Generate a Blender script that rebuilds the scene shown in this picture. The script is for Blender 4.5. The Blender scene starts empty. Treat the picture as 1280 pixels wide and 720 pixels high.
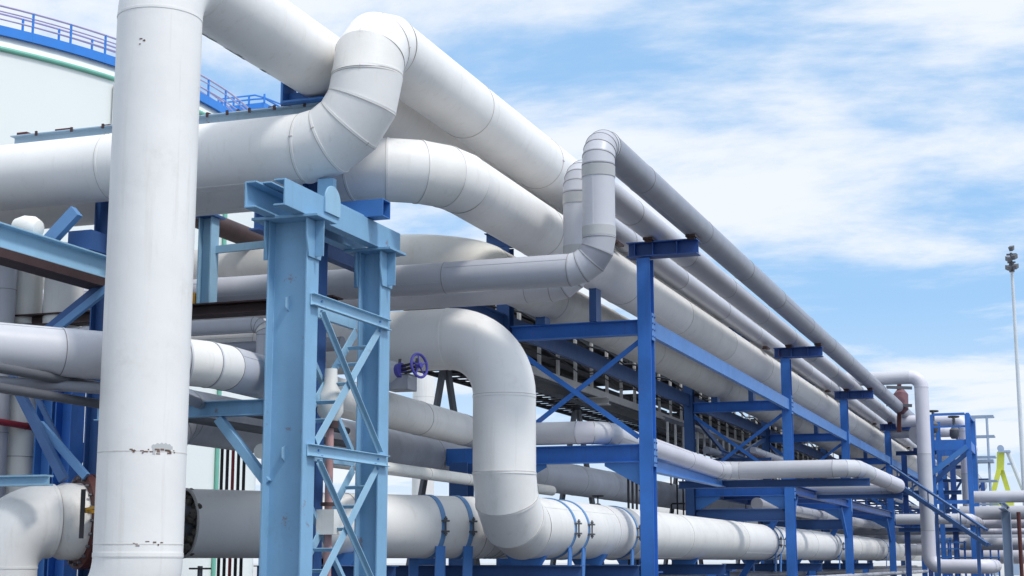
import bpy, bmesh, math, random
from mathutils import Vector, Matrix
rnd = random.Random(7)
R = math.radians
V = Vector
scene = bpy.context.scene
COL = scene.collection
EYE, FPX, YAW, PITCH = 1.7, 1940.0, R(19.56), R(10.0)

# ------------------------------------------------------------------ survey helper: photo point -> world point on a known plane
_F = V((-math.sin(YAW) * math.cos(PITCH), math.cos(YAW) * math.cos(PITCH), math.sin(PITCH)))
_R = V((math.cos(YAW), math.sin(YAW), 0))
_U = _R.cross(_F)
def at(u, v, X=None, Y=None, Z=None):
    d = _F + _R * ((u - 640) / FPX) + _U * ((360 - v) / FPX)
    if X is not None: t = X / d.x
    elif Y is not None: t = Y / d.y
    else: t = (Z - EYE) / d.z
    return V((0, 0, EYE)) + d * t

# ------------------------------------------------------------------ materials
def mat(name, base, rough=0.5, metal=0.0, var=0.06, dirt=0.12, dirtcol=(0.16, 0.13, 0.10), scale=1.5,
        bump=0.15, bscale=6.0, rust=0.0, streak=0.0, dlo=0.56, spec=0.4):
    m = bpy.data.materials.new(name); m.use_nodes = True
    nt = m.node_tree; n = nt.nodes; l = nt.links
    b = n['Principled BSDF']
    b.inputs['Roughness'].default_value = rough
    b.inputs['Metallic'].default_value = metal
    b.inputs['Specular IOR Level'].default_value = spec
    g = n.new('ShaderNodeNewGeometry')
    def noise(sc, det=5, vec=None, ro=0.6):
        t = n.new('ShaderNodeTexNoise'); t.inputs['Scale'].default_value = sc
        t.inputs['Detail'].default_value = det; t.inputs['Roughness'].default_value = ro
        l.new(vec if vec is not None else g.outputs['Position'], t.inputs['Vector']); return t
    def ramp(src, lo, hi):
        r = n.new('ShaderNodeMapRange'); r.inputs['From Min'].default_value = lo; r.inputs['From Max'].default_value = hi
        l.new(src, r.inputs['Value']); return r.outputs['Result']
    def mix(fac, a, c):
        x = n.new('ShaderNodeMix'); x.data_type = 'RGBA'
        if isinstance(fac, (int, float)): x.inputs[0].default_value = fac
        else: l.new(fac, x.inputs[0])
        for s, val in ((6, a), (7, c)):
            if isinstance(val, tuple): x.inputs[s].default_value = (*val, 1)
            else: l.new(val, x.inputs[s])
        return x.outputs[2]
    def mul(a, k):
        x = n.new('ShaderNodeMath'); x.operation = 'MULTIPLY'; l.new(a, x.inputs[0])
        if isinstance(k, (int, float)): x.inputs[1].default_value = k
        else: l.new(k, x.inputs[1])
        return x.outputs[0]
    lo = tuple(c * (1 - var) for c in base); hi = tuple(min(0.92, c * (1 + var)) for c in base)
    c = mix(ramp(noise(scale).outputs['Fac'], 0.3, 0.7), lo, hi)
    if dirt:
        d1 = ramp(noise(scale * 0.7, 8, ro=0.7).outputs['Fac'], dlo, dlo + 0.22)
        d2 = ramp(noise(scale * 9, 6).outputs['Fac'], 0.4, 0.75)
        c = mix(mul(mul(d1, d2), dirt), c, dirtcol)
    if streak:
        mp = n.new('ShaderNodeMapping'); mp.inputs['Scale'].default_value = (9, 9, 0.55)
        l.new(g.outputs['Position'], mp.inputs['Vector'])
        s1 = ramp(noise(1.0, 6, mp.outputs['Vector'], 0.65).outputs['Fac'], 0.56, 0.8)
        c = mix(mul(s1, streak), c, dirtcol)
    if rust:
        r1 = ramp(noise(2.3, 9, ro=0.72).outputs['Fac'], 0.63, 0.68)
        r2 = noise(30, 4).outputs['Fac']
        c = mix(mul(r1, rust), c, mix(r2, (0.13, 0.04, 0.015), (0.33, 0.13, 0.04)))
    l.new(c, b.inputs['Base Color'])
    rr = n.new('ShaderNodeMapRange'); rr.inputs['To Min'].default_value = max(0.05, rough - 0.12); rr.inputs['To Max'].default_value = min(1, rough + 0.12)
    l.new(noise(scale * 3).outputs['Fac'], rr.inputs['Value']); l.new(rr.outputs['Result'], b.inputs['Roughness'])
    if bump:
        bp = n.new('ShaderNodeBump'); bp.inputs['Strength'].default_value = bump; bp.inputs['Distance'].default_value = 0.02
        l.new(noise(bscale, 4).outputs['Fac'], bp.inputs['Height']); l.new(bp.outputs['Normal'], b.inputs['Normal'])
    return m

M = {}
M['white'] = mat('white_paint', (0.79, 0.775, 0.755), 0.48, dirt=0.35, var=0.035, bump=0.28, bscale=2.2, streak=0.26, dirtcol=(0.36, 0.31, 0.24))
M['white2'] = mat('white_paint_worn', (0.73, 0.715, 0.69), 0.52, dirt=0.5, var=0.06, bump=0.32, bscale=2.6, streak=0.38, dirtcol=(0.30, 0.27, 0.23))
M['cream'] = mat('stained_white_paint', (0.74, 0.73, 0.69), 0.5, dirt=0.5, var=0.06, bump=0.12, streak=0.25, dirtcol=(0.42, 0.33, 0.12))
M['seam'] = mat('jacket_seam', (0.46, 0.44, 0.42), 0.6, var=0.1, dirt=0.0, bump=0)
M['seamgrey'] = mat('jacket_seam_grey', (0.20, 0.20, 0.205), 0.6, var=0.1, dirt=0.0, bump=0)
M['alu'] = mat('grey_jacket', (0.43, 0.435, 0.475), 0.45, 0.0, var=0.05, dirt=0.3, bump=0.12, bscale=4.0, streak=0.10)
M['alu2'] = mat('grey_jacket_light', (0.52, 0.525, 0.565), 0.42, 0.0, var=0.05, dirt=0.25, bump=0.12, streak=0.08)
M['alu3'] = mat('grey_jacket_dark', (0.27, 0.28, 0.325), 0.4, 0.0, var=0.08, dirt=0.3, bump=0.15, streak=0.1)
M['band'] = mat('jacket_band', (0.42, 0.425, 0.43), 0.45, 0.0, var=0.05, dirt=0.2, bump=0.1)
M['sheet'] = mat('old_zinc_sheet', (0.50, 0.51, 0.55), 0.55, 0.0, var=0.15, dirt=0.5, bump=0.35, bscale=9.0)
M['steel'] = mat('light_blue_steel', (0.21, 0.40, 0.59), 0.5, var=0.08, dirt=0.4, rust=0.6, bump=0.10, bscale=14, streak=0.28, dirtcol=(0.12, 0.15, 0.19))
M['steelplain'] = mat('light_blue_steel_clean', (0.30, 0.50, 0.66), 0.5, var=0.07, dirt=0.35, rust=0.4, bump=0.10, bscale=14, streak=0.22, dirtcol=(0.12, 0.15, 0.19))
M['pale'] = mat('pale_blue_steel', (0.36, 0.48, 0.58), 0.5, var=0.08, dirt=0.4, rust=0.9, bump=0.1, dirtcol=(0.2, 0.12, 0.06), streak=0.2)
M['blue'] = mat('blue_steel', (0.035, 0.16, 0.52), 0.5, var=0.16, dirt=0.5, rust=0.35, bump=0.08, bscale=14, streak=0.35, dirtcol=(0.05, 0.07, 0.12))
M['midblue'] = mat('mid_blue_steel', (0.06, 0.20, 0.52), 0.45, var=0.08, dirt=0.3, bump=0.06, streak=0.1, dirtcol=(0.04, 0.06, 0.10))
M['steelblue'] = mat('weathered_mid_blue', (0.13, 0.28, 0.52), 0.5, var=0.1, dirt=0.4, rust=0.3, bump=0.08, streak=0.2, dirtcol=(0.1, 0.12, 0.16))
M['steelnavy'] = mat('weathered_slate_blue', (0.06, 0.13, 0.29), 0.5, var=0.1, dirt=0.4, bump=0.08, streak=0.2, dirtcol=(0.05, 0.06, 0.09))
M['navyblue'] = mat('dark_blue_steel', (0.025, 0.08, 0.28), 0.45, var=0.1, dirt=0.4, rust=0.5, bump=0.06, dirtcol=(0.03, 0.04, 0.07))
M['navy'] = mat('navy_steel', (0.035, 0.095, 0.26), 0.5, var=0.1, dirt=0.3, bump=0.06, dirtcol=(0.02, 0.03, 0.05))
M['wheel'] = mat('violet_blue_paint', (0.065, 0.06, 0.33), 0.5, dirt=0.5, bump=0.03)
M['black'] = mat('black_cable', (0.025, 0.025, 0.03), 0.6, dirt=0.0, bump=0.05)
M['dark'] = mat('dark_grey_steel', (0.10, 0.105, 0.12), 0.55, dirt=0.3, bump=0.1)
M['brown'] = mat('bitumen_brown', (0.055, 0.03, 0.03), 0.6, dirt=0.5, var=0.25, bump=0.25, dirtcol=(0.12, 0.07, 0.05))
M['redox'] = mat('red_oxide', (0.085, 0.022, 0.02), 0.6, dirt=0.4, var=0.2, bump=0.15)
M['red'] = mat('red_paint', (0.30, 0.03, 0.04), 0.5, dirt=0.3, bump=0.05)
M['pink'] = mat('rose_primer', (0.45, 0.26, 0.25), 0.55, dirt=0.3, bump=0.05)
M['chip'] = mat('chipped_edge', (0.16, 0.10, 0.075), 0.7, var=0.5, dirt=0.5, bump=0.3, scale=20)
M['primer'] = mat('grey_primer', (0.47, 0.48, 0.48), 0.6, var=0.06, dirt=0.2, bump=0.05)
M['pinkdark'] = mat('dusty_red', (0.16, 0.075, 0.09), 0.55, dirt=0.4, bump=0.1)
M['band2'] = mat('weld_line_paint', (0.62, 0.60, 0.57), 0.5, var=0.15, dirt=0.8, scale=4, bump=0.1, dirtcol=(0.25, 0.17, 0.1))
M['shade_grey'] = mat('shade_grey_jacket', (0.46, 0.45, 0.43), 0.6, var=0.1, dirt=0.6, bump=0.25, streak=0.3)  # grey darkened so the jacket colour carries the shade inside the rack
M['bleed'] = mat('faint_rust_bleed', (0.62, 0.54, 0.43), 0.6, var=0.15, dirt=0.4, bump=0)
M['wool'] = mat('torn_insulation', (0.10, 0.09, 0.075), 0.95, var=0.5, dirt=0.7, bump=1.0, bscale=40)
M['tray'] = mat('galvanised_tray', (0.55, 0.54, 0.53), 0.55, dirt=0.4, var=0.1, bump=0.1)
M['tank'] = mat('tank_white', (0.72, 0.75, 0.73), 0.5, var=0.02, dirt=0.12, scale=0.08, bump=0.03, bscale=0.5, streak=0.0)
M['green'] = mat('green_rim', (0.16, 0.42, 0.33), 0.5, dirt=0.2, bump=0.03)
M['railpink'] = mat('faded_rail', (0.42, 0.38, 0.55), 0.5, dirt=0.1, bump=0)
M['railblue'] = mat('rail_blue', (0.03, 0.20, 0.62), 0.45, dirt=0.2, bump=0)
M['yellow'] = mat('crane_yellow', (0.50, 0.54, 0.07), 0.45, dirt=0.2, bump=0)
M['galv'] = mat('mast_grey', (0.52, 0.56, 0.60), 0.45, dirt=0.2, bump=0.03)
M['pipeblue'] = mat('blue_grey_steel', (0.28, 0.36, 0.48), 0.5, dirt=0.3, bump=0.05)
M['gold'] = mat('ochre_paint', (0.45, 0.24, 0.03), 0.6, dirt=0.4, bump=0.05)
M['concrete'] = mat('concrete_apron', (0.45, 0.445, 0.43), 0.9, var=0.15, dirt=0.4, scale=0.15, bump=0.4, bscale=12)
M['asphalt'] = mat('asphalt_yard', (0.085, 0.085, 0.09), 0.9, var=0.2, dirt=0.4, scale=0.4, bump=0.5, bscale=30)
M['lilac'] = mat('lilac_grey_paint', (0.60, 0.59, 0.65), 0.45, var=0.04, dirt=0.25, bump=0.08)

# ------------------------------------------------------------------ mesh builder
WL = {}
class MB:
    def __init__(s): s.v = []; s.f = []; s.mi = []
    def add(s, vs, fs, mi=0):
        o = len(s.v); s.v += [V(x) for x in vs]; s.f += [tuple(i + o for i in f) for f in fs]; s.mi += [mi] * len(fs); return s
    def prism(s, prof, p0, p1, up=(0, 0, 1), mi=0, side=None):
        p0, p1 = V(p0), V(p1); d = (p1 - p0).normalized(); up = V(up)
        sd = d.cross(up)
        if sd.length < 1e-4: sd = d.cross(V((0, 1, 0)))
        sd.normalize(); uv = sd.cross(d)
        n = len(prof)
        vs = [p0 + sd * a + uv * b for a, b in prof] + [p1 + sd * a + uv * b for a, b in prof]
        fs = [(i, (i + 1) % n, n + (i + 1) % n, n + i) for i in range(n)] + [tuple(range(n))[::-1], tuple(range(n, 2 * n))]
        return s.add(vs, fs, mi)
    def bar(s, p0, p1, w, h, up=(0, 0, 1), mi=0):
        return s.prism([(-w/2, -h/2), (w/2, -h/2), (w/2, h/2), (-w/2, h/2)], p0, p1, up, mi)
    def box(s, a, b, mi=0):
        (x0, y0, z0), (x1, y1, z1) = a, b
        return s.bar(((x0+x1)/2, y0, (z0+z1)/2), ((x0+x1)/2, y1, (z0+z1)/2), abs(x1-x0), abs(z1-z0), mi=mi)
    def ibeam(s, p0, p1, h, b, up=(0, 0, 1), tf=0.02, tw=0.014, mi=0):
        B, H = b/2, h/2; w = tw/2
        return s.prism([(-B,-H),(B,-H),(B,-H+tf),(w,-H+tf),(w,H-tf),(B,H-tf),(B,H),(-B,H),(-B,H-tf),(-w,H-tf),(-w,-H+tf),(-B,-H+tf)], p0, p1, up, mi)
    def channel(s, p0, p1, h, b, up=(0, 0, 1), t=0.016, mi=0, flip=1):
        H = h/2
        pr = [(0,-H),(b,-H),(b,-H+t),(t,-H+t),(t,H-t),(b,H-t),(b,H),(0,H)]
        if flip < 0: pr = [(-a, c) for a, c in pr][::-1]
        return s.prism(pr, p0, p1, up, mi)
    def angle(s, p0, p1, a=0.09, t=0.012, up=(0, 0, 1), mi=0, flip=1):
        pr = [(0, 0), (a, 0), (a, t), (t, t), (t, a), (0, a)]
        if flip < 0: pr = [(-x, y) for x, y in pr][::-1]
        return s.prism(pr, p0, p1, up, mi)
    def frame(s, d):
        d = d.normalized(); u = V((0, 0, 1)) if abs(d.z) < 0.9 else V((0, 1, 0))
        a = d.cross(u).normalized(); return a, a.cross(d)
    def cyl(s, p0, p1, r0, r1=None, n=24, caps=True, mi=0):
        r1 = r0 if r1 is None else r1; p0, p1 = V(p0), V(p1); a, b = s.frame(p1 - p0)
        vs = []
        for p, r in ((p0, r0), (p1, r1)):
            vs += [p + a * (r * math.cos(2*math.pi*i/n)) + b * (r * math.sin(2*math.pi*i/n)) for i in range(n)]
        fs = [(i, (i+1) % n, n + (i+1) % n, n + i) for i in range(n)]
        if caps: fs += [tuple(range(n))[::-1], tuple(range(n, 2*n))]
        return s.add(vs, fs, mi)
    def ring(s, p0, p1, r0, r1, n=40, mi=0):     # hollow band between radii r0 < r1
        p0, p1 = V(p0), V(p1); a, b = s.frame(p1 - p0); vs = []
        for p, r in ((p0, r0), (p0, r1), (p1, r1), (p1, r0)):
            vs += [p + a * (r * math.cos(2*math.pi*i/n)) + b * (r * math.sin(2*math.pi*i/n)) for i in range(n)]
        fs = []
        for k in range(4):
            j = (k + 1) % 4
            fs += [(k*n + i, k*n + (i+1) % n, j*n + (i+1) % n, j*n + i) for i in range(n)]
        return s.add(vs, fs, mi)
    def lathe(s, c, axis, prof, n=32, mi=0):      # prof: (along, radius)
        c = V(c); d = V(axis).normalized(); a, b = s.frame(d); vs = []; m = len(prof)
        for t, r in prof:
            vs += [c + d * t + a * (max(r, 1e-4) * math.cos(2*math.pi*i/n)) + b * (max(r, 1e-4) * math.sin(2*math.pi*i/n)) for i in range(n)]
        fs = []
        for k in range(m - 1):
            fs += [(k*n + i, k*n + (i+1) % n, (k+1)*n + (i+1) % n, (k+1)*n + i) for i in range(n)]
        fs += [tuple(range(n))[::-1], tuple(range((m-1)*n, m*n))]
        return s.add(vs, fs, mi)
    def path(s, pts, r, n=12, mi=0):              # round bar through points, shared rings
        pts = [V(p) for p in pts]; a, b = s.frame(pts[1] - pts[0]); vs = []; m = len(pts)
        for k, p in enumerate(pts):
            d = (pts[min(k+1, m-1)] - pts[max(k-1, 0)]).normalized()
            a = (a - d * a.dot(d)).normalized(); b = a.cross(d)
            vs += [p + a * (r * math.cos(2*math.pi*i/n)) + b * (r * math.sin(2*math.pi*i/n)) for i in range(n)]
        fs = []
        for k in range(m - 1):
            fs += [(k*n + i, k*n + (i+1) % n, (k+1)*n + (i+1) % n, (k+1)*n + i) for i in range(n)]
        fs += [tuple(range(n))[::-1], tuple(range((m-1)*n, m*n))]
        return s.add(vs, fs, mi)
    def torus(s, c, axis, R0, r, n=32, k=8, mi=0):
        c = V(c); d = V(axis).normalized(); a, b = s.frame(d); vs = []
        for i in range(n):
            th = 2*math.pi*i/n; o = a * math.cos(th) + b * math.sin(th)
            for j in range(k):
                ph = 2*math.pi*j/k; vs.append(c + o * (R0 + r*math.cos(ph)) + d * (r*math.sin(ph)))
        fs = [(i*k + j, i*k + (j+1) % k, ((i+1) % n)*k + (j+1) % k, ((i+1) % n)*k + j) for i in range(n) for j in range(k)]
        return s.add(vs, fs, mi)
    def build(s, name, m, parent=None, bevel=0, sharp=32):
        base = WL.get(parent.name, V((0, 0, 0))) if parent else V((0, 0, 0))
        me = bpy.data.meshes.new(name); me.from_pydata([x - base for x in s.v], [], s.f)
        bm = bmesh.new(); bm.from_mesh(me); bmesh.ops.recalc_face_normals(bm, faces=bm.faces); bm.to_mesh(me); bm.free()
        for mm in (m if isinstance(m, (list, tuple)) else [m]): me.materials.append(mm)
        me.polygons.foreach_set('material_index', s.mi)
        me.polygons.foreach_set('use_smooth', [True] * len(me.polygons))
        me.set_sharp_from_angle(angle=R(sharp)); me.update()
        o = bpy.data.objects.new(name, me); COL.objects.link(o)
        if parent: o.parent = parent
        WL[o.name] = base.copy()
        if bevel:
            bv = o.modifiers.new('bevel', 'BEVEL'); bv.width = bevel; bv.segments = 2; bv.limit_method = 'ANGLE'; bv.angle_limit = R(40)
        return o

def tag(o, label=None, cat=None, group=None, kind=None):
    for k, x in (('label', label), ('category', cat), ('group', group), ('kind', kind)):
        if x: o[k] = x
    return o
def thing(name, loc, label, cat, group=None):
    o = bpy.data.objects.new(name, None); o.empty_display_size = 0.2; COL.objects.link(o)
    o.location = loc; WL[o.name] = V(loc); return tag(o, label, cat, group)
def dup(root, loc, label, group=None):
    r = root.copy(); COL.objects.link(r); r.location = loc; WL[r.name] = V(loc); r['label'] = label
    if group: r['group'] = group
    for ch in list(root.children):
        c = ch.copy(); COL.objects.link(c); c.parent = r
        for g in ch.children:
            d = g.copy(); COL.objects.link(d); d.parent = c
    return r

# ------------------------------------------------------------------ insulated pipe with jackets, mitred or smooth elbows
def pipe(name, label, pts, r, bends=(), mats=None, seam=1.6, n=40, group=None, lap=True, clips=False, start=0.0, cat='pipe', caps=True, smi=None):
    pts = [V(p) for p in pts]
    mats = mats or [M['white'], M['white2'], M['seam']]
    nm = len(mats) - 1
    root = thing(name, pts[0], label, cat, group)
    m = len(pts); ends = []
    for i in range(1, m - 1):
        Rb = bends[i-1][0]; d0 = (pts[i] - pts[i-1]).normalized(); d1 = (pts[i+1] - pts[i]).normalized()
        ang = d0.angle(d1); T = Rb * math.tan(ang / 2); ends.append((T, ang, d0, d1))
    a0 = V((0, 0, 1)) if abs((pts[1]-pts[0]).normalized().z) < 0.9 else V((0, 1, 0))
    def circ(p, d, fr, rad, plane=None):
        a, b = fr; out = []
        for i in range(n):
            th = 2*math.pi*i/n; o = a * (rad*math.cos(th)) + b * (rad*math.sin(th))
            if plane is not None: o = o - d * (o.dot(plane) / d.dot(plane))
            out.append(p + o)
        return out
    def transport(fr, d):
        a = fr[0]; a = (a - d * a.dot(d))
        if a.length < 1e-3: a = fr[1] - d * fr[1].dot(d)
        a.normalize(); return (a, d.cross(a))
    quad = [(i, (i+1) % n, n + (i+1) % n, n + i) for i in range(n)]
    d = (pts[1]-pts[0]).normalized(); fr = transport((a0, a0), d)
    for i in range(m - 1):
        d = (pts[i+1] - pts[i]).normalized(); fr = transport(fr, d)
        A = pts[i] + d * (ends[i-1][0] if i > 0 else 0); B = pts[i+1] - d * (ends[i][0] if i < m - 2 else 0)
        L = (B - A).length
        if L > 0.02:
            mb = MB(); cuts = [0.0]; x = start + seam * (0.5 + 0.5 * rnd.random()) if seam else L
            while x < L - 0.25: cuts.append(x); x += seam * (0.92 + 0.16 * rnd.random())
            cuts.append(L)
            for k in range(len(cuts) - 1):
                rr = r * (1 + rnd.uniform(-0.004, 0.004)); mi = smi[i] if smi and smi[i] is not None else (rnd.randrange(nm) if nm > 1 else 0)
                p, q = A + d * cuts[k], A + d * cuts[k+1]
                mb.add(circ(p, d, fr, rr) + circ(q, d, fr, rr), quad, mi)
                if caps and k == 0 and i == 0: mb.add(circ(p, d, fr, rr), [tuple(range(n))], mi)
                if caps and k == len(cuts) - 2 and i == m - 2: mb.add(circ(q, d, fr, rr), [tuple(range(n))], mi)
                if k > 0 or i > 0:
                    w = min(0.03, r * 0.08)
                    mb.ring(p - d * 0.004, p + d * 0.004, r * 0.98, r * 1.004 + 0.0035, n, nm)
                    mb.ring(p + d * 0.004, p + d * (0.004 + w), r * 0.98, r * 1.004 + 0.003, n, mi)
                if lap and cuts[k+1] - cuts[k] > 0.3:
                    th = rnd.uniform(0, 6.28); o = fr[0] * math.cos(th) + fr[1] * math.sin(th)
                    mb.bar(p + o * (rr + 0.0005) + d * 0.03, q + o * (rr + 0.0005) - d * 0.005, 0.030 if r > .3 else 0.02, 0.006, o, mi)
                    if clips and k > 0:
                        for _ in range(3):
                            th = rnd.uniform(0, 6.28); o = fr[0] * math.cos(th) + fr[1] * math.sin(th)
                            mb.bar(p + o * (r + 0.006) - d * 0.03, p + o * (r + 0.006) + d * 0.05, 0.012, 0.008, o, nm)
            mb.build('straight_section', mats, root, sharp=25)
        if i < m - 2:
            T, ang, d0, d1 = ends[i]; Rb, ns, smooth = bends[i]
            c = pts[i+1] - d0 * T; axis = d0.cross(d1).normalized(); ctr = c + axis.cross(d0) * Rb
            rel = c - ctr; q = []; tg = []
            for k in range(ns + 1):
                rot = Matrix.Rotation(ang * k / ns, 3, axis); q.append(ctr + rot @ rel); tg.append(rot @ d0)
            mb = MB()
            if smooth:
                vs = []; f2 = fr
                for k in range(ns + 1):
                    f2 = transport(f2, tg[k]); vs += circ(q[k], tg[k], f2, r)
                mb.add(vs, [(k*n + j, k*n + (j+1) % n, (k+1)*n + (j+1) % n, (k+1)*n + j) for k in range(ns) for j in range(n)], 0)
                mb.ring(c - d0 * 0.012, c + d0 * 0.012, r * 0.97, r + 0.004, n, 0)
                e = q[-1]; mb.ring(e - d1 * 0.012, e + d1 * 0.012, r * 0.97, r + 0.004, n, 0)
            else:
                f2 = fr
                for k in range(ns):
                    dd = (q[k+1] - q[k]).normalized(); f2 = transport(f2, dd)
                    mi = rnd.randrange(nm) if nm > 1 else 0
                    rr = r * (1 + rnd.uniform(-0.003, 0.003))
                    mb.add(circ(q[k], dd, f2, rr, tg[k]) + circ(q[k+1], dd, f2, rr, tg[k+1]), quad, mi)
                for k in range(ns + 1):
                    dd = tg[k]; w = min(0.028, r * 0.08)
                    mb.ring(q[k] - dd * 0.004, q[k] + dd * 0.004, r * 0.95, r * 1.012 + 0.003, n, nm)
                    mb.ring(q[k] + dd * 0.004, q[k] + dd * (0.004 + w), r * 0.95, r * 1.011 + 0.002, n, 0)
                    if clips:
                        f3 = transport(f2, dd)
                        for _ in range(2):
                            th = rnd.uniform(0, 6.28); o = f3[0] * math.cos(th) + f3[1] * math.sin(th)
                            mb.bar(q[k] + o * (r + 0.008) - dd * 0.015, q[k] + o * (r + 0.008) + dd * 0.035, 0.009, 0.008, o, nm)
            el = mb.build('elbow', mats, root, sharp=25)
            fr = transport(fr, d1)
    return root

W = [M['white'], M['white'], M['white2'], M['seam']]
Z = lambda z: z + EYE
FAR = 105

# ================================================================== SETTING
g = MB(); g.box((-700, -60, -0.3), (700, 3000, 0.0)); tag(g.build('ground', M['concrete']), kind='structure')
g = MB(); g.box((-70, -50, 0.001), (45, 66, 0.006)); tag(g.build('yard', M['asphalt']), kind='structure')

# ================================================================== BIG WHITE LINES
A = pipe('insulated_pipe', 'tall smooth white riser pipe in the foreground, chipped around its lower weld',
     [(-12, 12.9, 0.95), (-8.35, 12.9, 0.95), (-8.35, 12.9, Z(6.0)), (-8.35, FAR, Z(6.0))], 0.42, [(0.8, 14, True), (0.62, 14, True)],
     [M['white'], M['white'], M['white2']], seam=0, lap=False)
for zc in (Z(1.02), Z(0.16)):
    mb = MB(); mb.ring((-8.35, 12.9, zc - .005), (-8.35, 12.9, zc + .005), 0.41, 0.4212, n=56); mb.build('weld_line', M['band2'], A)
# chipped paint round the two weld lines of the riser
mb = MB()
for (zc, th0, th1, cnt) in ((Z(1.02), -1.25, -0.2, 26), (Z(0.16), -1.1, -0.3, 7), (Z(5.02), -1.5, -0.9, 4)):
    for k in range(cnt):
        th = rnd.uniform(th0, th1); z = zc + rnd.gauss(0, 0.012); w = rnd.uniform(0.012, 0.05); h = rnd.uniform(0.006, 0.018)
        o = V((math.cos(th), math.sin(th), 0)); c = V((-8.35, 12.9, z)) + o * 0.4212
        t = V((-o.y, o.x, 0)); mb.bar(c - t * w/2, c + t * w/2, h, 0.002, o, 0)
mb.build('paint_chip', M['chip'], A)
mb = MB(); vs_ = []; NN = 40
for k in range(NN + 1):
    f = k / NN; t0 = -0.80 + f * 0.52; o = V((math.cos(t0), math.sin(t0), 0)); hh = 0.042 * math.sin(math.pi * min(max(f, .02), .98)) ** 0.35
    zc = Z(1.055); top = zc + hh + .005 * math.sin(k * .8); bot = zc - .6 * hh - (.05 if 1 < k < 7 else 0) + .006 * math.sin(k * 1.7)
    for r_ in (.4195, .4213):
        vs_ += [V((-8.35, 12.9, 0)) + o * r_ + V((0, 0, bot)), V((-8.35, 12.9, 0)) + o * r_ + V((0, 0, top))]
fs_ = []
for k in range(NN):
    a_ = 4 * k; b_ = a_ + 4
    fs_ += [(a_ + 2, b_ + 2, b_ + 3, a_ + 3), (a_, a_ + 1, b_ + 1, b_), (a_ + 1, a_ + 3, b_ + 3, b_ + 1), (a_, b_, b_ + 2, a_ + 2)]
fs_ += [(0, 2, 3, 1), (4 * NN, 4 * NN + 1, 4 * NN + 3, 4 * NN + 2)]
mb.add(vs_, fs_)
mb.build('primer_patch', M['primer'], A)
for (ya, yb, cnt) in ((13.75, 14.25, 34), (14.55, 14.95, 26), (15.3, 15.5, 12)):
    mb = MB()
    for k in range(cnt):
        y = rnd.uniform(ya, yb); th = R(-116 + rnd.gauss(0, 2.2)); o = V((math.cos(th), 0, math.sin(th))); c = V((-8.35, y, Z(6.0))) + o * 0.4208
        mb.bar(c - V((0, rnd.uniform(.02, .07), 0)), c + V((0, .03, 0)), rnd.uniform(.01, .04), 0.002, o, 0)
    mb.build('peeled_strip', M['dark'], A)

B = pipe('insulated_pipe', 'white pipe resting on the light blue tower, rising through a mitred double elbow',
     [(-26, 15.9, Z(4.8)), (-7.45, 15.9, Z(4.8)), (-7.45, 15.9, Z(6.1)), (-7.45, FAR, Z(6.1))], 0.412, [(0.78, 4, False), (0.50, 3, False)], W, seam=3.2, clips=True, n=56)
C = pipe('insulated_pipe', 'white pipe bending once behind the tower, then running just above the blue girder',
     [(-26, 17.0, Z(4.78)), (-7.1, 17.0, Z(4.78)), (-7.1, FAR, Z(4.78))], 0.396, [(1.0, 4, False)], W, seam=4.2, n=56)
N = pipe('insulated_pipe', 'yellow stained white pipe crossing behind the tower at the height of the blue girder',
     [(-26, 20.3, Z(4.32)), (-8.0, 20.3, Z(4.32)), (-8.0, FAR, Z(4.32))], 0.365, [(1.1, 14, True)], [M['cream'], M['shade_grey'], M['white2'], M['seam']], seam=3.4, smi=(None, 1))
E = pipe('insulated_pipe', 'white pipe dropping through a big elbow before the rack, leaving low to the right',
     [(-24, 19.4, Z(2.98)), (-7.0, 19.4, Z(2.98)), (-7.0, 19.4, Z(0.46)), (-7.0, FAR, Z(0.46))], 0.42, [(0.80, 14, True), (0.70, 3, False)], W, seam=5.0, n=56)

# low line with the open jacket end, coming from the valve at left
dirD = V((math.sin(R(35)), math.cos(R(35)), 0)); Dc = V((-7.97, 20.3, Z(0.47)))
Dp = lambda t: Dc - dirD * t
D = pipe('insulated_pipe', 'low white pipe passing behind the tower legs, its jacket torn open beside the foreground riser',
     [Dp(4.1), Dp(-0.45), Dp(-0.45) + V((0, 84, 0))], 0.425, [(0.9, 4, False)], W, seam=4.0, caps=False, n=48)
mb = MB(); mb.cyl(Dp(4.08), Dp(5.3), 0.30, n=32); mb.build('bare_pipe', M['dark'], D)
mb = MB()
for k in range(70):
    th = rnd.uniform(0, 6.28); a, b = mb.frame(dirD); o = a * math.cos(th) + b * math.sin(th)
    rr = rnd.uniform(0.30, 0.41); c = Dp(4.11 + rnd.uniform(-0.05, 0.07)) + o * rr
    mb.lathe(c, o, [(-0.05, 0.01), (-0.02, 0.05), (0.02, 0.045), (0.04, 0.01)], n=7)
mb.build('torn_wool', M['wool'], D)
mb = MB(); mb.ring(Dp(4.095), Dp(4.12), 0.405, 0.432, n=48); mb.build('jacket_rim', M['seam'], D)

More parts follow.
